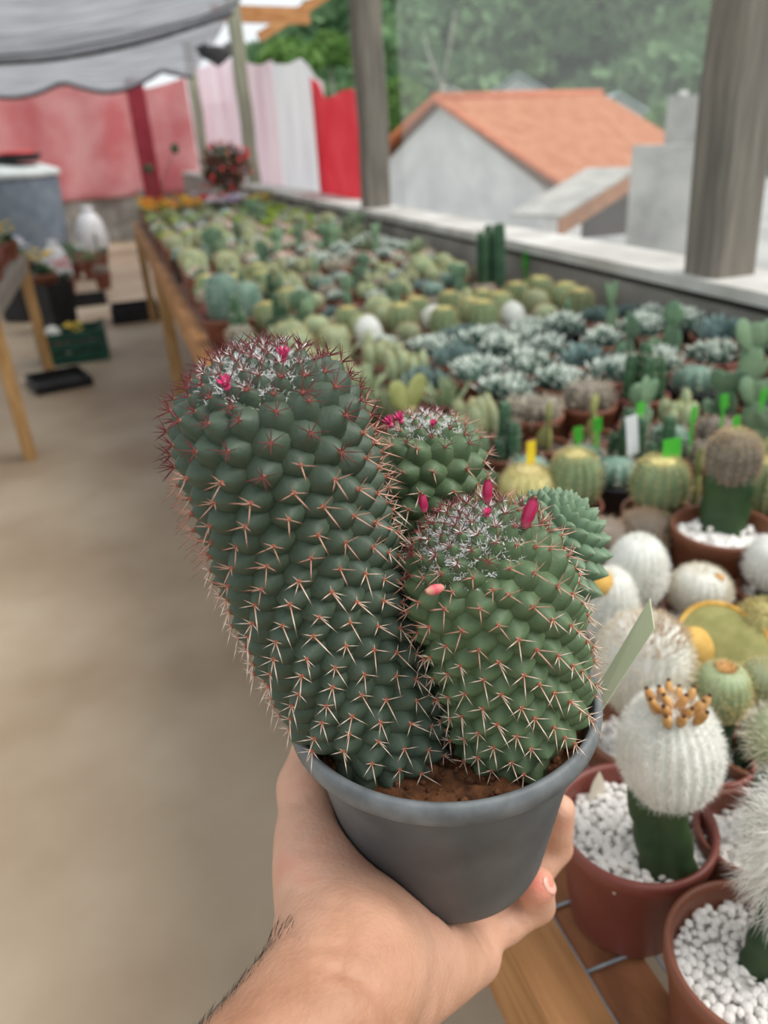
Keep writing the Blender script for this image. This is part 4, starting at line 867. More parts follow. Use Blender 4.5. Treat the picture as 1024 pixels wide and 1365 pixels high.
# ================================================================== NEAR POTS ON THE BENCH
random.seed(21)
def stone_meshes():
    out = []
    for k in range(8):
        b = MB(); rg = random.Random(k); b.ball((0, 0, 0), (1, 0.82, 0.6), 7, 5, rad=lambda a, th: 1 + 0.18 * math.sin(a * 2 + k) * math.sin(th * 3 + k * 2)); out.append(b.mesh('stone', 'white_stone', smooth=False))
    return out
STONES = stone_meshes()
def stones(root, r, z, n, s, avoid=0.0):
    g = 0; placed = []
    while len(placed) < n and g < 9000:
        g += 1; a = rnd(0, 2 * PI); q = r * math.sqrt(random.random()); x, y = q * math.cos(a), q * math.sin(a)
        if any((x - X) ** 2 + (y - Y) ** 2 < (s * 1.25) ** 2 for X, Y in placed): continue
        placed.append((x, y)); o = obj('stone', random.choice(STONES), root, (x, y, z + rnd(-0.1, 0.35) * s)); o.rotation_euler = (rnd(-0.6, 0.6), rnd(-0.6, 0.6), rnd(0, 6)); k = s * rnd(0.75, 1.3); o.scale = (k, k, k)
def rim(px, py, z): p = onz(px, py, z); return Vector((p[0], p[1], TZ))
def stock(b, p0, p1, r, mi=0):      # three-winged dark green rootstock
    p0, p1 = Vector(p0), Vector(p1); n = 8; seg = 24; d = (p1 - p0).normalized(); a = d.orthogonal().normalized(); c = d.cross(a); vs = []
    for i in range(n + 1):
        p = p0.lerp(p1, i / n); rr = r * (1 + 0.06 * math.sin(i * 2.2))
        for k in range(seg): an = 2 * PI * k / seg; q = rr * (0.62 + 0.38 * abs(math.cos(an * 1.5)) ** 1.5); vs.append(p + (a * math.cos(an) + c * math.sin(an)) * q)
    b.add(vs, [(i * seg + k, i * seg + (k + 1) % seg, (i + 1) * seg + (k + 1) % seg, (i + 1) * seg + k) for i in range(n) for k in range(seg)] + [tuple(range(seg))[::-1], tuple(n * seg + k for k in range(seg))], mi)
RW = lambda q: Vector((float(q[0]), float(q[1]), float(q[2])))
# --- pot A: white-spined grafted cactus with dried flowers
ra = rim(848, 1092, 0.945)
r = empty('grafted_cactus', ra, 'white-spined oval cactus with dried tan flowers in a gravel pot', 'cactus')
obj('pot', pot_mesh(0.057, 0.095, 0.043, seg=64), r); obj('soil', fill_mesh(0.05, 0.074, 'white_stone', 3, 0.002), r)
stones(r, 0.049, 0.078, 170, 0.0044)
s0 = RW(onz(885, 1160, 0.925)) - ra; s1 = RW(onz(872, 1075, 0.975)) - ra
s0.z = 0.072; cA = RW(onz(893, 1000, 1.018)) - ra; s1 = Vector((cA.x - 0.008, cA.y, 0.132)); b = MB(); s0.x += 0.006; stock(b, s0, s1 + Vector((0, 0, 0.008)), 0.021); b.build('rootstock', 'stock_green', r)
b = MB(); tlt = Matrix.Rotation(-0.12, 3, 'X') @ Matrix.Rotation(-0.05, 3, 'Y')
b.ball(cA, (0.032, 0.032, 0.041), 104, 24, R=tlt, rad=lambda a, th: 1 + 0.03 * math.cos(a * 26)); b.ball(cA + Vector((-0.002, 0, -0.03)), (0.021, 0.021, 0.018), 20, 12); b.build('scion', 'white_skin', r)
b = MB(); hair_on(b, cA, (0.032, 0.032, 0.041), 15000, 0.0058, 0.00013, 0, zmin=-0.95, bend=0.8, R=tlt, ribs=26); hair_on(b, cA + Vector((-0.002, 0, -0.03)), (0.021, 0.021, 0.018), 1500, 0.005, 0.00016, 0, zmin=-0.9); b.build('spines', 'white_hair', r, kind='stuff')
top = cA + tlt @ Vector((0, -0.006, 0.039))
for k in range(15):
    a = k * 2.4; q = 0.0042 * math.sqrt(k); p = top + Vector((q * math.cos(a), q * math.sin(a) - 0.003, -0.001 - q * 0.1)); d = Vector((math.cos(a) * 0.5, math.sin(a) * 0.5, 1)).normalized(); b = MB()
    b.tube([p - d * 0.003, p + d * 0.003, p + d * 0.008, p + d * 0.012], [0.002, 0.0034, 0.0028, 0.0012], seg=8, mi=0); b.ball(p + d * 0.0115, (0.0016,) * 3, 6, 5, mi=1); b.build('dried_flower', ['dried_flower', 'dark_tip'], r)
b = MB(); p = RW(onz(806, 1056, 0.938)) - ra; b.leaf(p + Vector((-0.004, 0.004, -0.014)), (0.25, 0.3, 1), (0.2, -1, 0.2), 0.026, 0.018, 0.001, 0); b.build('dry_leaf', 'cream_hair', r, smooth=False)
# --- pot B: long-haired cactus
rb = rim(1012, 1275, 0.945)
r = empty('grafted_cactus', rb, 'shaggy white long-haired cactus in a brown gravel pot', 'cactus')
obj('pot', pot_mesh(0.054, 0.095, 0.041, seg=64), r); obj('soil', fill_mesh(0.047, 0.074, 'white_stone', 4, 0.002), r); stones(r, 0.046, 0.078, 190, 0.0038)
b = MB(); stock(b, (0.012, 0.002, 0.070), (0.026, 0.006, 0.128), 0.019); b.build('rootstock', 'stock_green', r)
b = MB(); cB = Vector((0.030, 0.008, 0.160)); b.ball(cB, (0.024, 0.024, 0.042), 20, 14); b.build('scion', 'white_skin', r)
b = MB()
for _ in range(5200):
    d = rdir()
    if d.z < -0.8: continue
    p = cB + Vector((d.x * 0.024, d.y * 0.024, d.z * 0.042)); q = (d + rdir() * 0.6).normalized(); L = rnd(0.016, 0.03); x = p; pts = [p]
    for i in range(4): x = x + q * L / 4; q = (q + rdir() * 0.35 + Vector((0, 0, -0.28))).normalized(); pts.append(x)
    b.strand(pts, 0.00012)
b.build('long_hair', 'white_hair', r, kind='stuff')
# generic near pot
def near_pot(px, py, rt, h, label, name='grafted_cactus', gravel=True, rz=0.945, n=90, s=0.0045, loc=None):
    c = rim(px, py, TZ + h) if loc is None else loc
    e = empty(name, c, label, 'cactus'); obj('pot', pot_mesh(rt, h, rt * 0.74, seg=48), e)
    obj('soil', fill_mesh(rt * 0.88, h - 0.02, 'white_stone' if gravel else 'soil_dark', 5, 0.002), e)
    if gravel:
        g = obj('gravel', gravel_mesh(rt * 0.84, h - 0.017, n, s, int(px)), e); g['kind'] = 'stuff'
    return e, c
e, c = near_pot(1008, 1108, 0.042, 0.09, 'dark green rootstock in brown gravel pot between the two hairy cactus pots', n=150, s=0.004)
b = MB(); stock(b, (0.014, 0.004, 0.07), (0.018, 0.006, 0.145), 0.016); b.build('rootstock', 'stock_green', e)
b = MB(); ribbed(b, (0.018, 0.006, 0.14), 0.026, 0.045, 14, 0.15); hair_on(b, (0.018, 0.006, 0.162), (0.026, 0.026, 0.023), 1200, 0.008, 0.0002, 1); b.build('scion', ['pale_green', 'cream_hair'], e)
# grafted / single near cacti standing in pots; body given by pixel, height
def near_cactus(px, py, z, rx, hz, style, label, rt=0.036, hpot=0.07, stocked=True, gravel=True, name='grafted_cactus', hairn=3000, hl=0.006, tag_=None):
    q = onz(px, py, z); c = Vector((q[0], q[1], TZ)); e, _ = near_pot(px, py, rt, hpot, label, name, gravel, loc=c, n=60)
    zc = z - TZ; zb = zc - hz
    if stocked and zb > hpot - 0.01:
        b = MB(); stock(b, (0, 0, hpot - 0.025), (0, 0, zb + 0.012), 0.015); b.build('rootstock', 'stock_green', e)
    elif zb > hpot - 0.02: zb = hpot - 0.02
    b = MB()
    if style in ('barrel', 'yellow'):
        ribbed(b, (0, 0, zc - hz), rx, hz * 2, 16, 0.13, 0, rings=18); rib_spines(b, (0, 0, zc - hz), rx, hz * 2, 16, 9, 0.008, 0.0004, 1, per=4); b.build('stem', ['barrel_green' if style == 'barrel' else 'barrel_yellow', 'yellow_hair'], e)
        b = MB(); b.ball((0, 0, zc + hz * 0.93), (rx * 0.5, rx * 0.5, rx * 0.12), 14, 6); hair_on(b, (0, 0, zc + hz * 0.8), (rx * 0.7, rx * 0.7, hz * 0.28), 500, 0.007, 0.0004, 0, zmin=0.1); b.build('crown', 'barrel_yellow', e)
    else:
        skin, hair = {'white': ('white_skin', 'white_hair'), 'cream': ('white_skin', 'cream_hair'), 'ygreen': ('pale_green', 'yellow_hair'), 'tan': ('grey_brown', 'tan_hair'), 'brownspine': ('grey_brown', 'tan_hair')}[style]
        ribbed(b, (0, 0, zc - hz), rx, hz * 2, 20, 0.07, 0, rings=16); b.build('stem', skin, e)
        b = MB(); hair_on(b, (0, 0, zc), (rx, rx, hz), hairn, hl, 0.00022, 0, zmin=-0.9, bend=0.5); b.build('spines', hair, e, kind='stuff')
    if tag_ == 'tanpatch':
        b = MB(); hair_on(b, (0, -rx * 0.12, zc + hz * 0.12), (rx * 0.98, rx * 0.98, hz * 0.9), 2200, 0.009, 0.0004, 0, zmin=0.62, bend=0.7); b.build('dried_flowers', 'tan_hair', e, kind='stuff')
    if tag_ == 'orangetop':
        b = MB(); b.ball((0, 0, zc + hz), (rx * 0.35, rx * 0.35, rx * 0.14), 12, 6); hair_on(b, (0, 0, zc + hz), (rx * 0.35, rx * 0.35, rx * 0.14), 200, 0.003, 0.0003, 0, zmin=0); b.build('crown', 'dried_flower', e)
    if tag_ == 'cap':
        b = MB(); b.ball((-rx * 0.5, -0.002, zc + hz * 0.75), (rx * 0.62, rx * 0.55, rx * 0.5), 16, 10); b.build('yellow_cap', 'ochre', e)
    if tag_ == 'budtop':
        b = MB(); b.ball((rx * 0.3, -rx * 0.45, zc + hz * 0.8), (rx * 0.22, rx * 0.22, rx * 0.2), 10, 6); b.build('dry_bud', 'dried_flower', e)
    return e
near_cactus(858, 885, 1.000, 0.036, 0.042, 'cream', 'cream-haired cactus with pinkish tan dried top beside the cream label', rt=0.045, hpot=0.08, hairn=5000, hl=0.008, tag_='tanpatch')
near_cactus(850, 762, 0.975, 0.029, 0.040, 'white', 'pure white furry column cactus next to the ochre-capped white cactus', hairn=5000)
near_cactus(812, 808, 0.975, 0.025, 0.040, 'white', 'white furry cactus with ochre yellow cap at the side', tag_='cap', hairn=4000)
near_cactus(933, 788, 0.945, 0.030, 0.026, 'cream', 'low cream white ball cactus with a dry bud on top', tag_='budtop', hairn=5000)
near_cactus(962, 922, 0.985, 0.023, 0.024, 'ygreen', 'yellow-green ball cactus with orange crown on a thin stock', tag_='orangetop', hairn=3500, hl=0.004)
near_cactus(1014, 838, 0.955, 0.024, 0.024, 'yellow', 'ochre yellow ribbed ball cactus next to crested disc cactus', hairn=0)
near_cactus(1020, 915, 0.985, 0.022, 0.022, 'ygreen', 'yellow-green ball cactus over a gravel pot right of orange-crowned ball', hairn=3000, hl=0.004, rt=0.033)
near_cactus(880, 645, 0.975, 0.037, 0.033, 'barrel', 'ribbed green ball cactus with golden crown under a fluorescent green tag', rt=0.046, hpot=0.09, stocked=False, gravel=False, name='barrel_cactus')
near_cactus(766, 640, 0.955, 0.036, 0.040, 'barrel', 'ribbed green ball cactus with yellow crown beside the dome-topped yellow one', rt=0.042, stocked=False, gravel=False, name='barrel_cactus')
near_cactus(703, 652, 0.945, 0.040, 0.030, 'yellow', 'pale yellow dome cactus beside the grey pot with a yellow tag', rt=0.046, stocked=False, gravel=False, name='barrel_cactus')
near_cactus(1022, 648, 0.975, 0.034, 0.036, 'barrel', 'yellowish ribbed ball cactus right of the big brown pot', rt=0.042, stocked=False, gravel=False, name='barrel_cactus')
near_cactus(862, 708, 0.935, 0.032, 0.024, 'tan', 'small tan spiny ball cactus in front of golden-crowned barrel', stocked=False, gravel=False, name='globe_cactus', hairn=2500, hl=0.009)
near_cactus(806, 716, 0.930, 0.030, 0.022, 'brownspine', 'dark brownish ball cactus behind the white furry column', stocked=False, gravel=False, name='globe_cactus', hairn=900, hl=0.008)
near_cactus(1032, 752, 0.950, 0.030, 0.030, 'white', 'white furry ball cactus at foot of the big brown pot', hairn=3000)
near_cactus(900, 985, 0.93, 0.02, 0.02, 'ygreen', 'small yellow-green cactus behind the white-spined oval cactus', hairn=1500, rt=0.034) if False else None
# big brown pot with spined ball on green stock
e, c = near_pot(965, 700, 0.060, 0.11, 'brown-spined ball cactus on wide green stock in a big brown pot', n=60, s=0.006)
b = MB(); q = RW(onz(978, 612, 1.03)) - c; b2 = Vector((q.x * 0.9, q.y, 0.08)); stock(b, b2, q + Vector((0, 0, -0.015)), 0.03); b.build('rootstock', 'stock_green', e)
b = MB(); ribbed(b, q + Vector((0, 0, -0.034)), 0.031, 0.068, 18, 0.12, 0); rib_spines(b, q + Vector((0, 0, -0.034)), 0.031, 0.068, 18, 9, 0.007, 0.0004, 1, per=5); b.build('scion', ['grey_brown', 'tan_hair'], e)
b = MB(); hair_on(b, q + Vector((0, 0, 0.012)), (0.026, 0.026, 0.024), 900, 0.006, 0.0004, 0, zmin=0.3); b.build('crown', 'yellow_hair', e)
# crested disc cactus
e, c = near_pot(958, 872, 0.04, 0.07, 'flat crested disc cactus olive green with a golden rim', 'crested_cactus', n=60); q = RW(onz(960, 862, 0.95)) - c
b = MB(); stock(b, (0, 0, 0.045), (q.x, q.y, q.z - 0.015), 0.014); b.build('rootstock', 'stock_green', e)
nv = (Vector(CAM) - (c + q)).normalized() + Vector((-0.1, 0, 0.75)); nv.normalize(); sx = nv.orthogonal().normalized(); R_m = Matrix((sx, nv.cross(sx), nv)).transposed()
b = MB(); b.ball(q, (0.042, 0.042, 0.010), 30, 10, R=R_m, rad=lambda a, th: 1 + 0.06 * math.sin(a * 3)); b.build('disc', 'olive', e)
b = MB(); b.tube([q + R_m @ Vector((0.042 * (1 + 0.06 * math.sin(k * PI / 15 * 3)) * math.cos(k * PI / 15), 0.042 * (1 + 0.06 * math.sin(k * PI / 15 * 3)) * math.sin(k * PI / 15), 0.001)) for k in range(31)], [0.0035] * 31, seg=8); b.build('golden_rim', 'ochre', e)
e, c = near_pot(922, 872, 0.034, 0.07, 'small ochre capped grafted cactus in front of the crested disc', n=50); q = RW(onz(920, 868, 0.965)) - c
b = MB(); stock(b, (0, 0, 0.045), (q.x, q.y, q.z - 0.005), 0.012); b.build('rootstock', 'stock_green', e); b = MB(); b.ball(q, (0.022, 0.018, 0.024), 18, 12, rad=lambda a, th: 1 + 0.05 * math.sin(a * 5)); b.build('scion', 'ochre', e)

# ================================================================== ROWS OF SMALL POTTED PLANTS
random.seed(33)
occ = [(o.location.x, o.location.y, 0.0) for o in col.objects if o.parent is None and o.get('category') == 'cactus']
_q = onz(265, 440, TZ + 0.05); occ.append((max(_q[0], 0.30), _q[1], 0.075)); _q = ony(300, 222, 7.0); occ.append((_q[0], 7.0, 0.12)); _q = ony(205, 250, 7.2); occ.append((max(_q[0], 0.3), 7.2, 0.02))
for _p in ((655, 385), (712, 385)): _q = onz(*_p, TZ + 0.06); occ.append((min(_q[0], 1.17), _q[1], 0.02))
def kind_for(px, py, x, y):
    u = random.random()
    if y > 6.2:
        if px < 225: return random.choice(['flowero', 'flowero', 'flowery'])
        if px < 262: return random.choice(['flowero', 'flowery', 'lime'])
        if px < 330: return random.choice(['flowerw', 'flowerl', 'flowerw', 'flowerr'])
        return random.choice(['lime', 'flowery', 'lime'])
    if y > 4.9: return random.choice(['rosette', 'palerosette', 'bluerosette', 'aloe', 'lime']) if px < 330 else random.choice(['lime', 'rosette', 'aloe', 'opuntia', 'lime'])
    if y > 4.2: return random.choice(['palerosette', 'palerosette', 'rosette', 'tanball', 'lime'])
    if y > 3.0: return random.choice(['palerosette', 'tanball', 'gymno', 'rosette', 'cluster', 'palerosette', 'opuntia']) if x < 1.0 else random.choice(['palerosette', 'aloe', 'opuntia', 'rosette'])
    if y > 2.05:
        if x < 0.55: return random.choice(['gymno', 'barrel', 'opuntia', 'aloe', 'columns'])
        return random.choice(['opuntia', 'rosette', 'tanball', 'gymno', 'bluerosette', 'cluster'])
    if y > 1.75 and x > 0.55: return random.choice(['barrel', 'barrel', 'tanball', 'barrel', 'tanball', 'barrel', 'whiteball'])
    if y > 1.25:
        if x < 0.55: return random.choice(['cluster', 'aloe', 'tanball', 'bluerosette', 'cluster'])
        return random.choice(['rosette', 'bluerosette', 'rosette', 'rosette', 'opuntia', 'rosette', 'rosette'])
    return random.choice(['opuntiayellow', 'gymno', 'columns', 'gymno', 'opuntia', 'opuntiayellow', 'cluster'])
def where_for(x, y):
    a = 'on the flower bench' if y > 4.63 else 'on the middle bench' if y > 2.33 else 'among the barrel rows' if y > 1.72 else 'before the barrel rows' if y > 1.22 else 'behind the green tags'
    return a + (' against the ledge wall' if x > 1.15 else ' at the aisle edge' if x < 0.36 else ' inside the block')
y = 0.80; tags = []
while y < 7.40:
    sp = 0.088 if y < 1.12 else (0.118 if y < 1.7 else (0.098 if y < 3 else (0.128 if y < 6.1 else 0.15))); sc = min(sp, 0.13) / 0.088
    x = 0.225 + sp * 0.4 + rnd(0, 0.02)
    while x < 1.292 - sp * 0.45:
        X, Y = x + rnd(-0.008, 0.008), y + rnd(-0.008, 0.008); x += sp
        if any((X - a) ** 2 + (Y - b_) ** 2 < (0.088 + e_) ** 2 for a, b_, e_ in occ): continue
        if any(abs(Y - s_) < 0.055 for s_ in (2.33, 4.63)): continue
        px, py, d = proj((X, Y, TZ + 0.12))
        if px > 1600 or d < 0.1: continue
        if y > 2.5 and px < 60: continue
        k = kind_for(px, py, X, Y)
        place(k, random.randrange(3), (X, Y, TZ), where_for(X, Y), sc * rnd(0.86, 0.98) * (1.12 if k in ('rosette', 'bluerosette') and y < 2 else 1))
    y += sp
# the row also covers the near part behind the hand: fill the gap of the first metre on the aisle side
for (x, y) in ((0.26, 0.47), (0.27, 0.57), (0.36, 0.62), (0.26, 0.68), (0.45, 0.70), (0.36, 0.73), (0.66, 0.53), (0.74, 0.60), (0.60, 0.60), (0.45, 0.36), (0.47, 0.27), (0.55, 0.36)):
    if any((x - a) ** 2 + (y - b_) ** 2 < 0.075 ** 2 for a, b_, e_ in occ): continue
    place(random.choice(['gymno', 'whiteball', 'cluster']), random.randrange(3), (x, y, TZ), 'low among the grafted cacti', 0.85)
y = 0.02
while y < 0.76:
    x = 0.36
    while x < 1.24:
        px, py, d = proj((x, y, TZ + 0.12))
        if (d < 0.1 or px > 1075) and not any((x - a) ** 2 + (y - b_) ** 2 < 0.1 ** 2 for a, b_, e_ in occ): place(random.choice(['barrel', 'whiteball', 'gymno', 'tanball', 'cluster']), random.randrange(3), (x + rnd(-0.008, 0.008), y, TZ), 'on the near bench beside the hairy cactus', 1.15)
        x += 0.112
    y += 0.112
# special plants
def special(kind, seed, px, py, z, sc, label):
    q = onz(px, py, z); return place(kind, seed, (q[0], q[1], TZ), '', sc, label=label, group=label)
special('barrel', 1, 288, 400, 0.94, 2.3, 'large blue-green ribbed ball cactus at the aisle edge of bench') if False else None
# tall dark columns near the ledge
for (px, py, ht, n_, lab) in ((655, 345, 0.22, 5, 'clump of tall dark green columns near the ledge'), (712, 345, 0.24, 1, 'single tall dark green column near ledge with bright green tag')):
    q = onz(px, py + 40, TZ + 0.06); e = empty('column_cactus', (min(q[0], 1.17), q[1], TZ), lab, 'cactus'); obj('pot', pot_mesh(0.05, 0.085, 0.038, seg=24), e); obj('soil', fill_mesh(0.045, 0.072, 'soil_dark', 1), e)
    for k in range(n_):
        a = k * 1.3; qq = 0 if k == 0 else 0.028; b = MB(); ribbed(b, (qq * math.cos(a), qq * math.sin(a), 0.06), 0.014 if n_ > 1 else 0.018, ht * rnd(0.8, 1.0), 6, 0.25, 0, power=0.3, rings=14); rib_spines(b, (qq * math.cos(a), qq * math.sin(a), 0.06), 0.014, ht * 0.9, 6, 10, 0.004, 0.0004, 1, power=0.3, per=2); b.build('stem', ['dark_green', 'cream_hair'], e)
# coloured plant tags
def ptag(px, py, z, w_, h_, m, label, group=None):
    q = onz(px, py, z); o = MB().box((0, 0, 0), (w_, 0.0012, h_), R=Matrix.Rotation(rnd(-0.3, 0.3), 3, 'Z') @ Matrix.Rotation(rnd(-0.25, 0.25), 3, 'X') @ Matrix.Rotation(rnd(-0.2, 0.2), 3, 'Y')).build('plant_tag', m, loc=RW(q), smooth=False)
    st = MB().box((0, 0, -(q[2] - TZ - 0.05) / 2 - 0.0), (w_ * 0.4, 0.001, (q[2] - TZ - 0.05))).build('tag_stake', m, o, smooth=False); return tag(o, label, 'tag', group)
GT = 'fluorescent green tags'
ptag(896, 598, 1.02, 0.026, 0.026, 'tag_green', 'fluorescent green tag standing behind the golden-crowned barrel cactus')
for (px, py) in ((771, 579), (797, 566), (854, 546), (966, 535), (982, 565), (925, 552), (1018, 528)): ptag(px, py, 0.985, 0.014, 0.024, 'tag_green', 'small fluorescent green tag among yellowish prickly pears', GT)
ptag(702, 345, 1.0, 0.03, 0.06, 'tag_green', 'green tag at foot of the single tall column near ledge')
ptag(708, 606, 0.99, 0.014, 0.04, 'tag_yellow', 'yellow tag standing behind the pale yellow dome cactus'); ptag(843, 580, 0.98, 0.022, 0.06, 'tag_white', 'translucent white tag among the pots behind the barrel cacti')
# tall flowering plants at far end of bench
for (px, py, y, m, lab) in ((300, 222, 7.6, 'petal_red', 'bushy reddish plant with pink flowers in front of the slim pale posts'),):
    q = ony(px, py, 7.0); e = empty('flowering_shrub', (q[0], 7.0, TZ), lab, 'plant'); obj('pot', pot_mesh(0.09, 0.14, 0.065, seg=24), e); h0 = q[2] - TZ
    b = MB(); f = MB()
    for k in range(520):
        d = rdir() * random.random() ** 0.4; p = Vector((d.x * 0.2, d.y * 0.2, h0 + d.z * 0.17)); b.leaf(p, rdir(), (0, 0, 1), 0.08, 0.035, 0.002, k % 2)
        if k % 12 == 0: f.ball(p + d * 0.05, (0.018,) * 3, 6, 5)
    b.build('leaves', ['dark_green', 'red_brown_leaf'], e, smooth=False); f.build('flowers', 'petal_red', e, kind='stuff')
    b = MB()
    for k in range(6): b.tube([(0, 0, 0.1), (0.06 * math.cos(k), 0.06 * math.sin(k), h0 * 0.7), (0.14 * math.cos(k), 0.14 * math.sin(k), h0)], [0.008, 0.006, 0.003], seg=5)
    b.build('stems', 'bark', e)
# lanky stem in front of red column
q = ony(205, 250, 7.2); e = empty('lanky_plant', (max(q[0], 0.3), 7.2, TZ), 'lanky plant with one dark round head in front of the red column', 'plant'); obj('pot', pot_mesh(0.05, 0.09, 0.038, seg=20), e)
t1 = Vector(ony(233, 198, 7.2)) - e.location; t2 = Vector(ony(198, 225, 7.2)) - e.location
b = MB(); b.tube([(0, 0, 0.06), (t1.x * 0.4, 0, t1.z * 0.6), t1], [0.005, 0.004, 0.003], seg=5); b.tube([(0, 0, 0.06), (t2.x * 0.6, 0, t2.z * 0.6), t2], [0.005, 0.004, 0.003], seg=5); b.build('stems', 'dark_green', e)
b = MB(); b.ball(t1, (0.035, 0.035, 0.04), 10, 8); b.ball(t2, (0.04, 0.03, 0.03), 10, 8)
for k in range(20): b.leaf(t1 if k % 2 else t2, rdir(), (0, 0, 1), 0.06, 0.025, 0.002)
b.build('leaves', 'dark_green', e, smooth=False)
# big bowl pot with bluish cactus at aisle edge of the middle bench
q = onz(265, 440, TZ + 0.05); e = empty('barrel_cactus', (max(q[0], 0.30), q[1], TZ), 'large bluish ribbed cactus in a wide terracotta bowl at the aisle edge', 'cactus')
obj('pot', pot_mesh(0.105, 0.085, 0.08, seg=36), e); obj('soil', fill_mesh(0.094, 0.07, 'soil_dark', 1), e)
for (x, y, r_, hh) in ((-0.02, 0.02, 0.055, 0.15), (0.05, 0.0, 0.045, 0.12)):
    b = MB(); ribbed(b, (x, y, 0.055), r_, hh, 14, 0.15, 0); rib_spines(b, (x, y, 0.055), r_, hh, 14, 7, 0.012, 0.0006, 1, per=3); b.build('stem', ['blue_green', 'cream_hair'], e)
# ================================================================== LEFT SIDE OF THE AISLE
def lbench(x0, x1, y0, y1, zt, label):
    r = empty('plant_bench', (x1, y0, 0), label, 'bench')
    def bx(name, a, b_, ya, yb, z0, z1, m): return MB().box(((a + b_) / 2 - x1, (ya + yb) / 2 - y0, (z0 + z1) / 2), (b_ - a, yb - ya, z1 - z0)).build(name, m, r, smooth=False)
    bx('side_rail', x1 - 0.05, x1, y0, y1, zt - 0.09, zt, 'weathered_wood'); bx('side_rail', x0, x0 + 0.05, y0, y1, zt - 0.09, zt, 'weathered_wood')
    for k in range(7): xx = x0 + 0.05 + (x1 - x0 - 0.1) * k / 7; bx('slat', xx, xx + (x1 - x0 - 0.1) / 7 - 0.015, y0, y1, zt - 0.025, zt, 'weathered_wood')
    for ly, sp_ in ((y0 + 0.1, -0.02), (y1 - 0.1, 0.02)):
        for lx in (x1 - 0.03, x0 + 0.03): MB().tube([(lx - x1, ly - y0, zt - 0.02), (lx - x1, ly - y0 + sp_, 0)], [0.045, 0.04], seg=4).build('leg', 'leg_wood', r, smooth=False)
    return r
lbench(-1.75, -0.60, 4.05, 6.05, 0.80, 'wooden bench left of the aisle with yellow flowers on it')
random.seed(44)
for y in (4.15, 4.32, 4.50, 4.70, 4.9, 5.15, 5.4, 5.65, 5.9):
    for x in (-0.70, -0.88, -1.06):
        px, py, d = proj((x, y, 0.9))
        if px < -40: continue
        place(random.choice(['flowery', 'opuntia', 'palerosette', 'columns', 'flowery', 'rosette']), random.randrange(3), (x + rnd(-0.02, 0.02), y, 0.80), 'on the bench left of aisle', 1.6)
# water tank
tc_ = Vector((ony(16, 300, 12.6)[0], 12.6, 0)); zt = ony(45, 222, 12.6)[2]; TR = 0.78
e = empty('water_tank', tc_, 'round blue-grey plastic water tank with a pale lid', 'water tank')
hT = zt; b = MB(); prof = [(0.001, 0), (TR * 0.88, 0), (TR * 0.9, 0.02)]
for k in range(9): z = 0.05 + (hT - 0.16) * k / 8; prof += [(TR * (0.90 + 0.06 * k / 8), z), (TR * (0.915 + 0.06 * k / 8), z + 0.02)]
prof += [(TR * 0.96, hT - 0.08), (TR * 0.96, hT - 0.06)]; b.lathe(prof, 64); b.build('tank_body', 'tank_blue', e)
MB().lathe([(TR, hT - 0.12), (TR * 1.02, hT - 0.08), (TR, hT - 0.04), (TR * 0.7, hT + 0.04), (TR * 0.3, hT + 0.07), (0.001, hT + 0.07)], 64).build('tank_lid', 'tank_lid', e)
e = empty('plant_basin', (ony(24, 215, 12.3)[0], 12.3, hT + 0.072), 'shallow black basin with a red hose coil lying on the tank lid', 'basin'); MB().lathe([(0.001, 0), (0.26, 0), (0.32, 0.09), (0.31, 0.09), (0.25, 0.02), (0.001, 0.02)], 30).build('bowl', 'black_plastic', e); MB().tube([(0.2 * math.cos(a * PI / 8), 0.2 * math.sin(a * PI / 8), 0.10) for a in range(17)], [0.03] * 17, seg=6).build('hose_coil', 'red_plastic', e)
# white bags / bottles near the tank
def sack(px, py, w_, h_, m, label, y=None, name='plastic_bag'):
    q = onz(px, py, 0); b = MB(); b.ball((0, 0, h_ / 2), (w_ / 2, w_ / 2.4, h_ / 2), 16, 12, rad=lambda a, th: 1 + 0.1 * math.sin(a * 5 + th * 4)); b.tube([(0, 0, h_ * 0.9), (0.01, 0, h_ * 1.08)], [w_ * 0.12, w_ * 0.2], seg=8); o = b.build(name, m, loc=(q[0], q[1], 0)); return tag(o, label, 'bag')
sack(84, 388, 0.30, 0.52, 'bag_white', 'knotted white plastic bag standing in front of the tank'); sack(130, 350, 0.42, 0.70, 'bag_white', 'large whitish sack beside the water tank by far wall')
# dark bins under / by the left bench
def bin_(px, py, w_, h_, m, label, name='plastic_bin', dz=0.0):
    q = onz(px, py, 0); e = empty(name, (q[0], q[1], 0), label, 'bin'); b = MB(); b.lathe([(0.001, 0), (w_ * 0.42, 0), (w_ * 0.5, h_), (w_ * 0.47, h_), (w_ * 0.4, 0.02), (0.001, 0.02)], 4 if name != 'plant_tub' else 24); b.build('tub', m, e, smooth=False); return e
for (px, py, w_, h_, lab) in ((78, 440, 0.42, 0.42, 'black square plastic bin under the yellow flowers left of aisle'), (38, 425, 0.5, 0.5, 'tall black plastic bin between the left bench legs')):
    e = bin_(px, py, w_, h_, 'black_plastic', lab)
def fl_plant(px, py, kind, sc, label, z=0.0):
    q = onz(px, py, 0); return place(kind, random.randrange(3), (q[0], q[1], z), '', sc, label=label, group=label)
fl_plant(78, 440, 'flowery', 2.6, 'yellow flowering plant rising from the black square bin', 0.30); fl_plant(38, 425, 'columns', 2.6, 'green column plant in the tall black bin', 0.4)
fl_plant(92, 395, 'flowerr', 2.6, 'pink flowering plant on the floor by black bins'); fl_plant(125, 372, 'aloe', 3.0, 'green spiky plant on the floor beside white sack'); fl_plant(100, 372, 'opuntia', 2.6, 'prickly pear on the floor in front of the whitish sack')
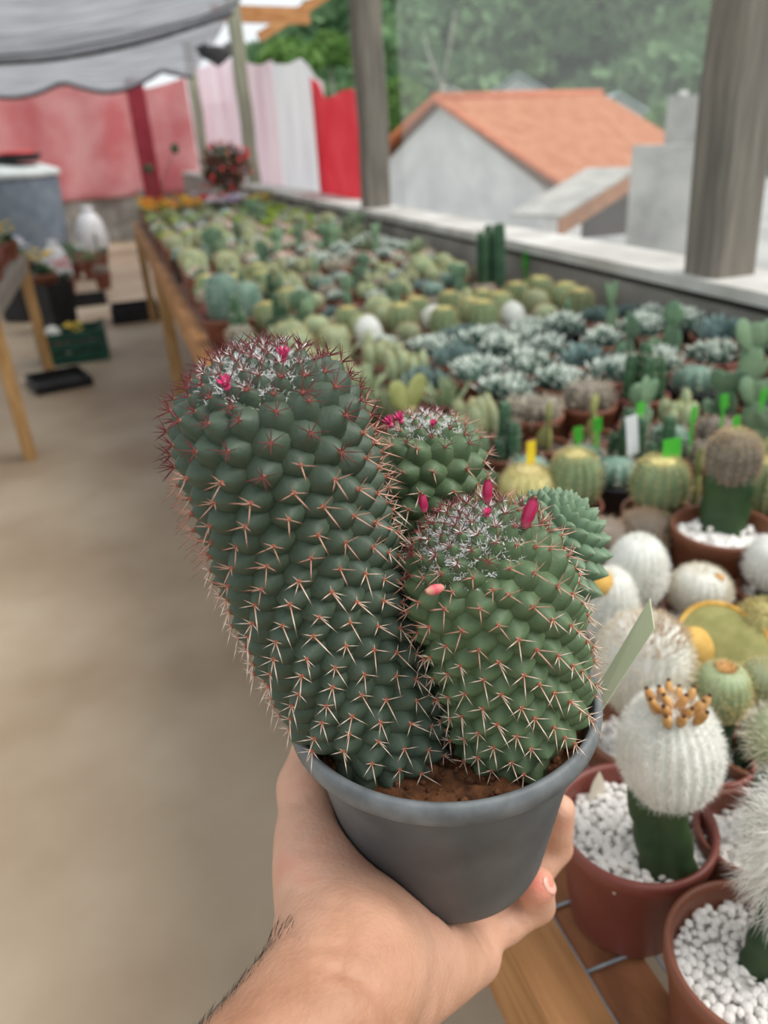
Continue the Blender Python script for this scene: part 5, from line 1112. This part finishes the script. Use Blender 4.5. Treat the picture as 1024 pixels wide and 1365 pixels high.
for px, py, kd, sc, lb in ((66, 405, 'flowery', 2.8, 'yellow flowering plant on the floor behind the black square bin'), (46, 394, 'aloe', 3.2, 'pale spiky plant on the floor behind yellow flowers near tank'), (108, 362, 'rosette', 3.4, 'clustered succulent on the floor by the far wall sack'), (136, 360, 'opuntia', 3.0, 'prickly pear on the floor at foot of spiky plant'), (140, 385, 'gymno', 2.4, 'low ribbed cactus on the floor across from flower bench'), (36, 372, 'flowerw', 3.4, 'white flowering plant on the floor in front of the tank')): fl_plant(px, py, kd, sc, lb)
# green crate with plants
def crate(px, py, w_, d_, h_, m, label):
    q = onz(px, py, 0); e = empty('crate', (q[0], q[1], 0), label, 'crate'); t = 0.015
    MB().box((0, 0, t / 2), (w_, d_, t)).build('bottom', m, e, smooth=False)
    for s_ in (-1, 1):
        for k in range(3):
            zz = t + (h_ - t) * (k + 0.5) / 3; hh = (h_ - t) / 3 * 0.78
            MB().box((0, s_ * (d_ / 2 - t / 2), zz), (w_, t, hh)).build('side_slat', m, e, smooth=False); MB().box((s_ * (w_ / 2 - t / 2), 0, zz), (t, d_ - 2 * t, hh)).build('side_slat', m, e, smooth=False)
        for s2 in (-1, 1): MB().box((s_ * (w_ / 2 - 0.02), s2 * (d_ / 2 - 0.02), h_ / 2), (0.045, 0.045, h_ + 0.01)).build('corner_post', m, e, smooth=False)
    return e
e = crate(103, 478, 0.48, 0.34, 0.24, 'crate_green', 'dark green plastic crate on the floor left of aisle'); cl_ = e.location
for dx, kd, lb in ((-0.13, 'whiteball', 'white ball cactus in the green crate'), (0.03, 'flowery', 'yellow flowering plant in the green crate'), (0.15, 'palerosette', 'pale rosette in the green crate')): place(kd, 1, (cl_.x + dx, cl_.y, 0.016), '', 1.7, label=lb, group=lb)
def tray(px, py, w_, d_, h_, m, label, rz=0.0):
    q = onz(px, py, 0); b = MB(); t = 0.012; b.box((0, 0, t / 2), (w_, d_, t))
    for s_ in (-1, 1): b.box((0, s_ * (d_ / 2 - t / 2), h_ / 2), (w_, t, h_)); b.box((s_ * (w_ / 2 - t / 2), 0, h_ / 2), (t, d_, h_))
    o = b.build('nursery_tray', m, loc=(q[0], q[1], 0), smooth=False); o.rotation_euler.z = rz; return tag(o, label, 'tray')
tray(80, 512, 0.36, 0.42, 0.06, 'black_plastic', 'shallow black nursery tray on floor in front of green crate', 0.25)
tray(182, 425, 0.42, 0.36, 0.14, 'black_plastic', 'black nursery tray on the floor under flower bench'); tray(110, 405, 0.5, 0.4, 0.08, 'black_plastic', 'black tray on the floor by white bag')
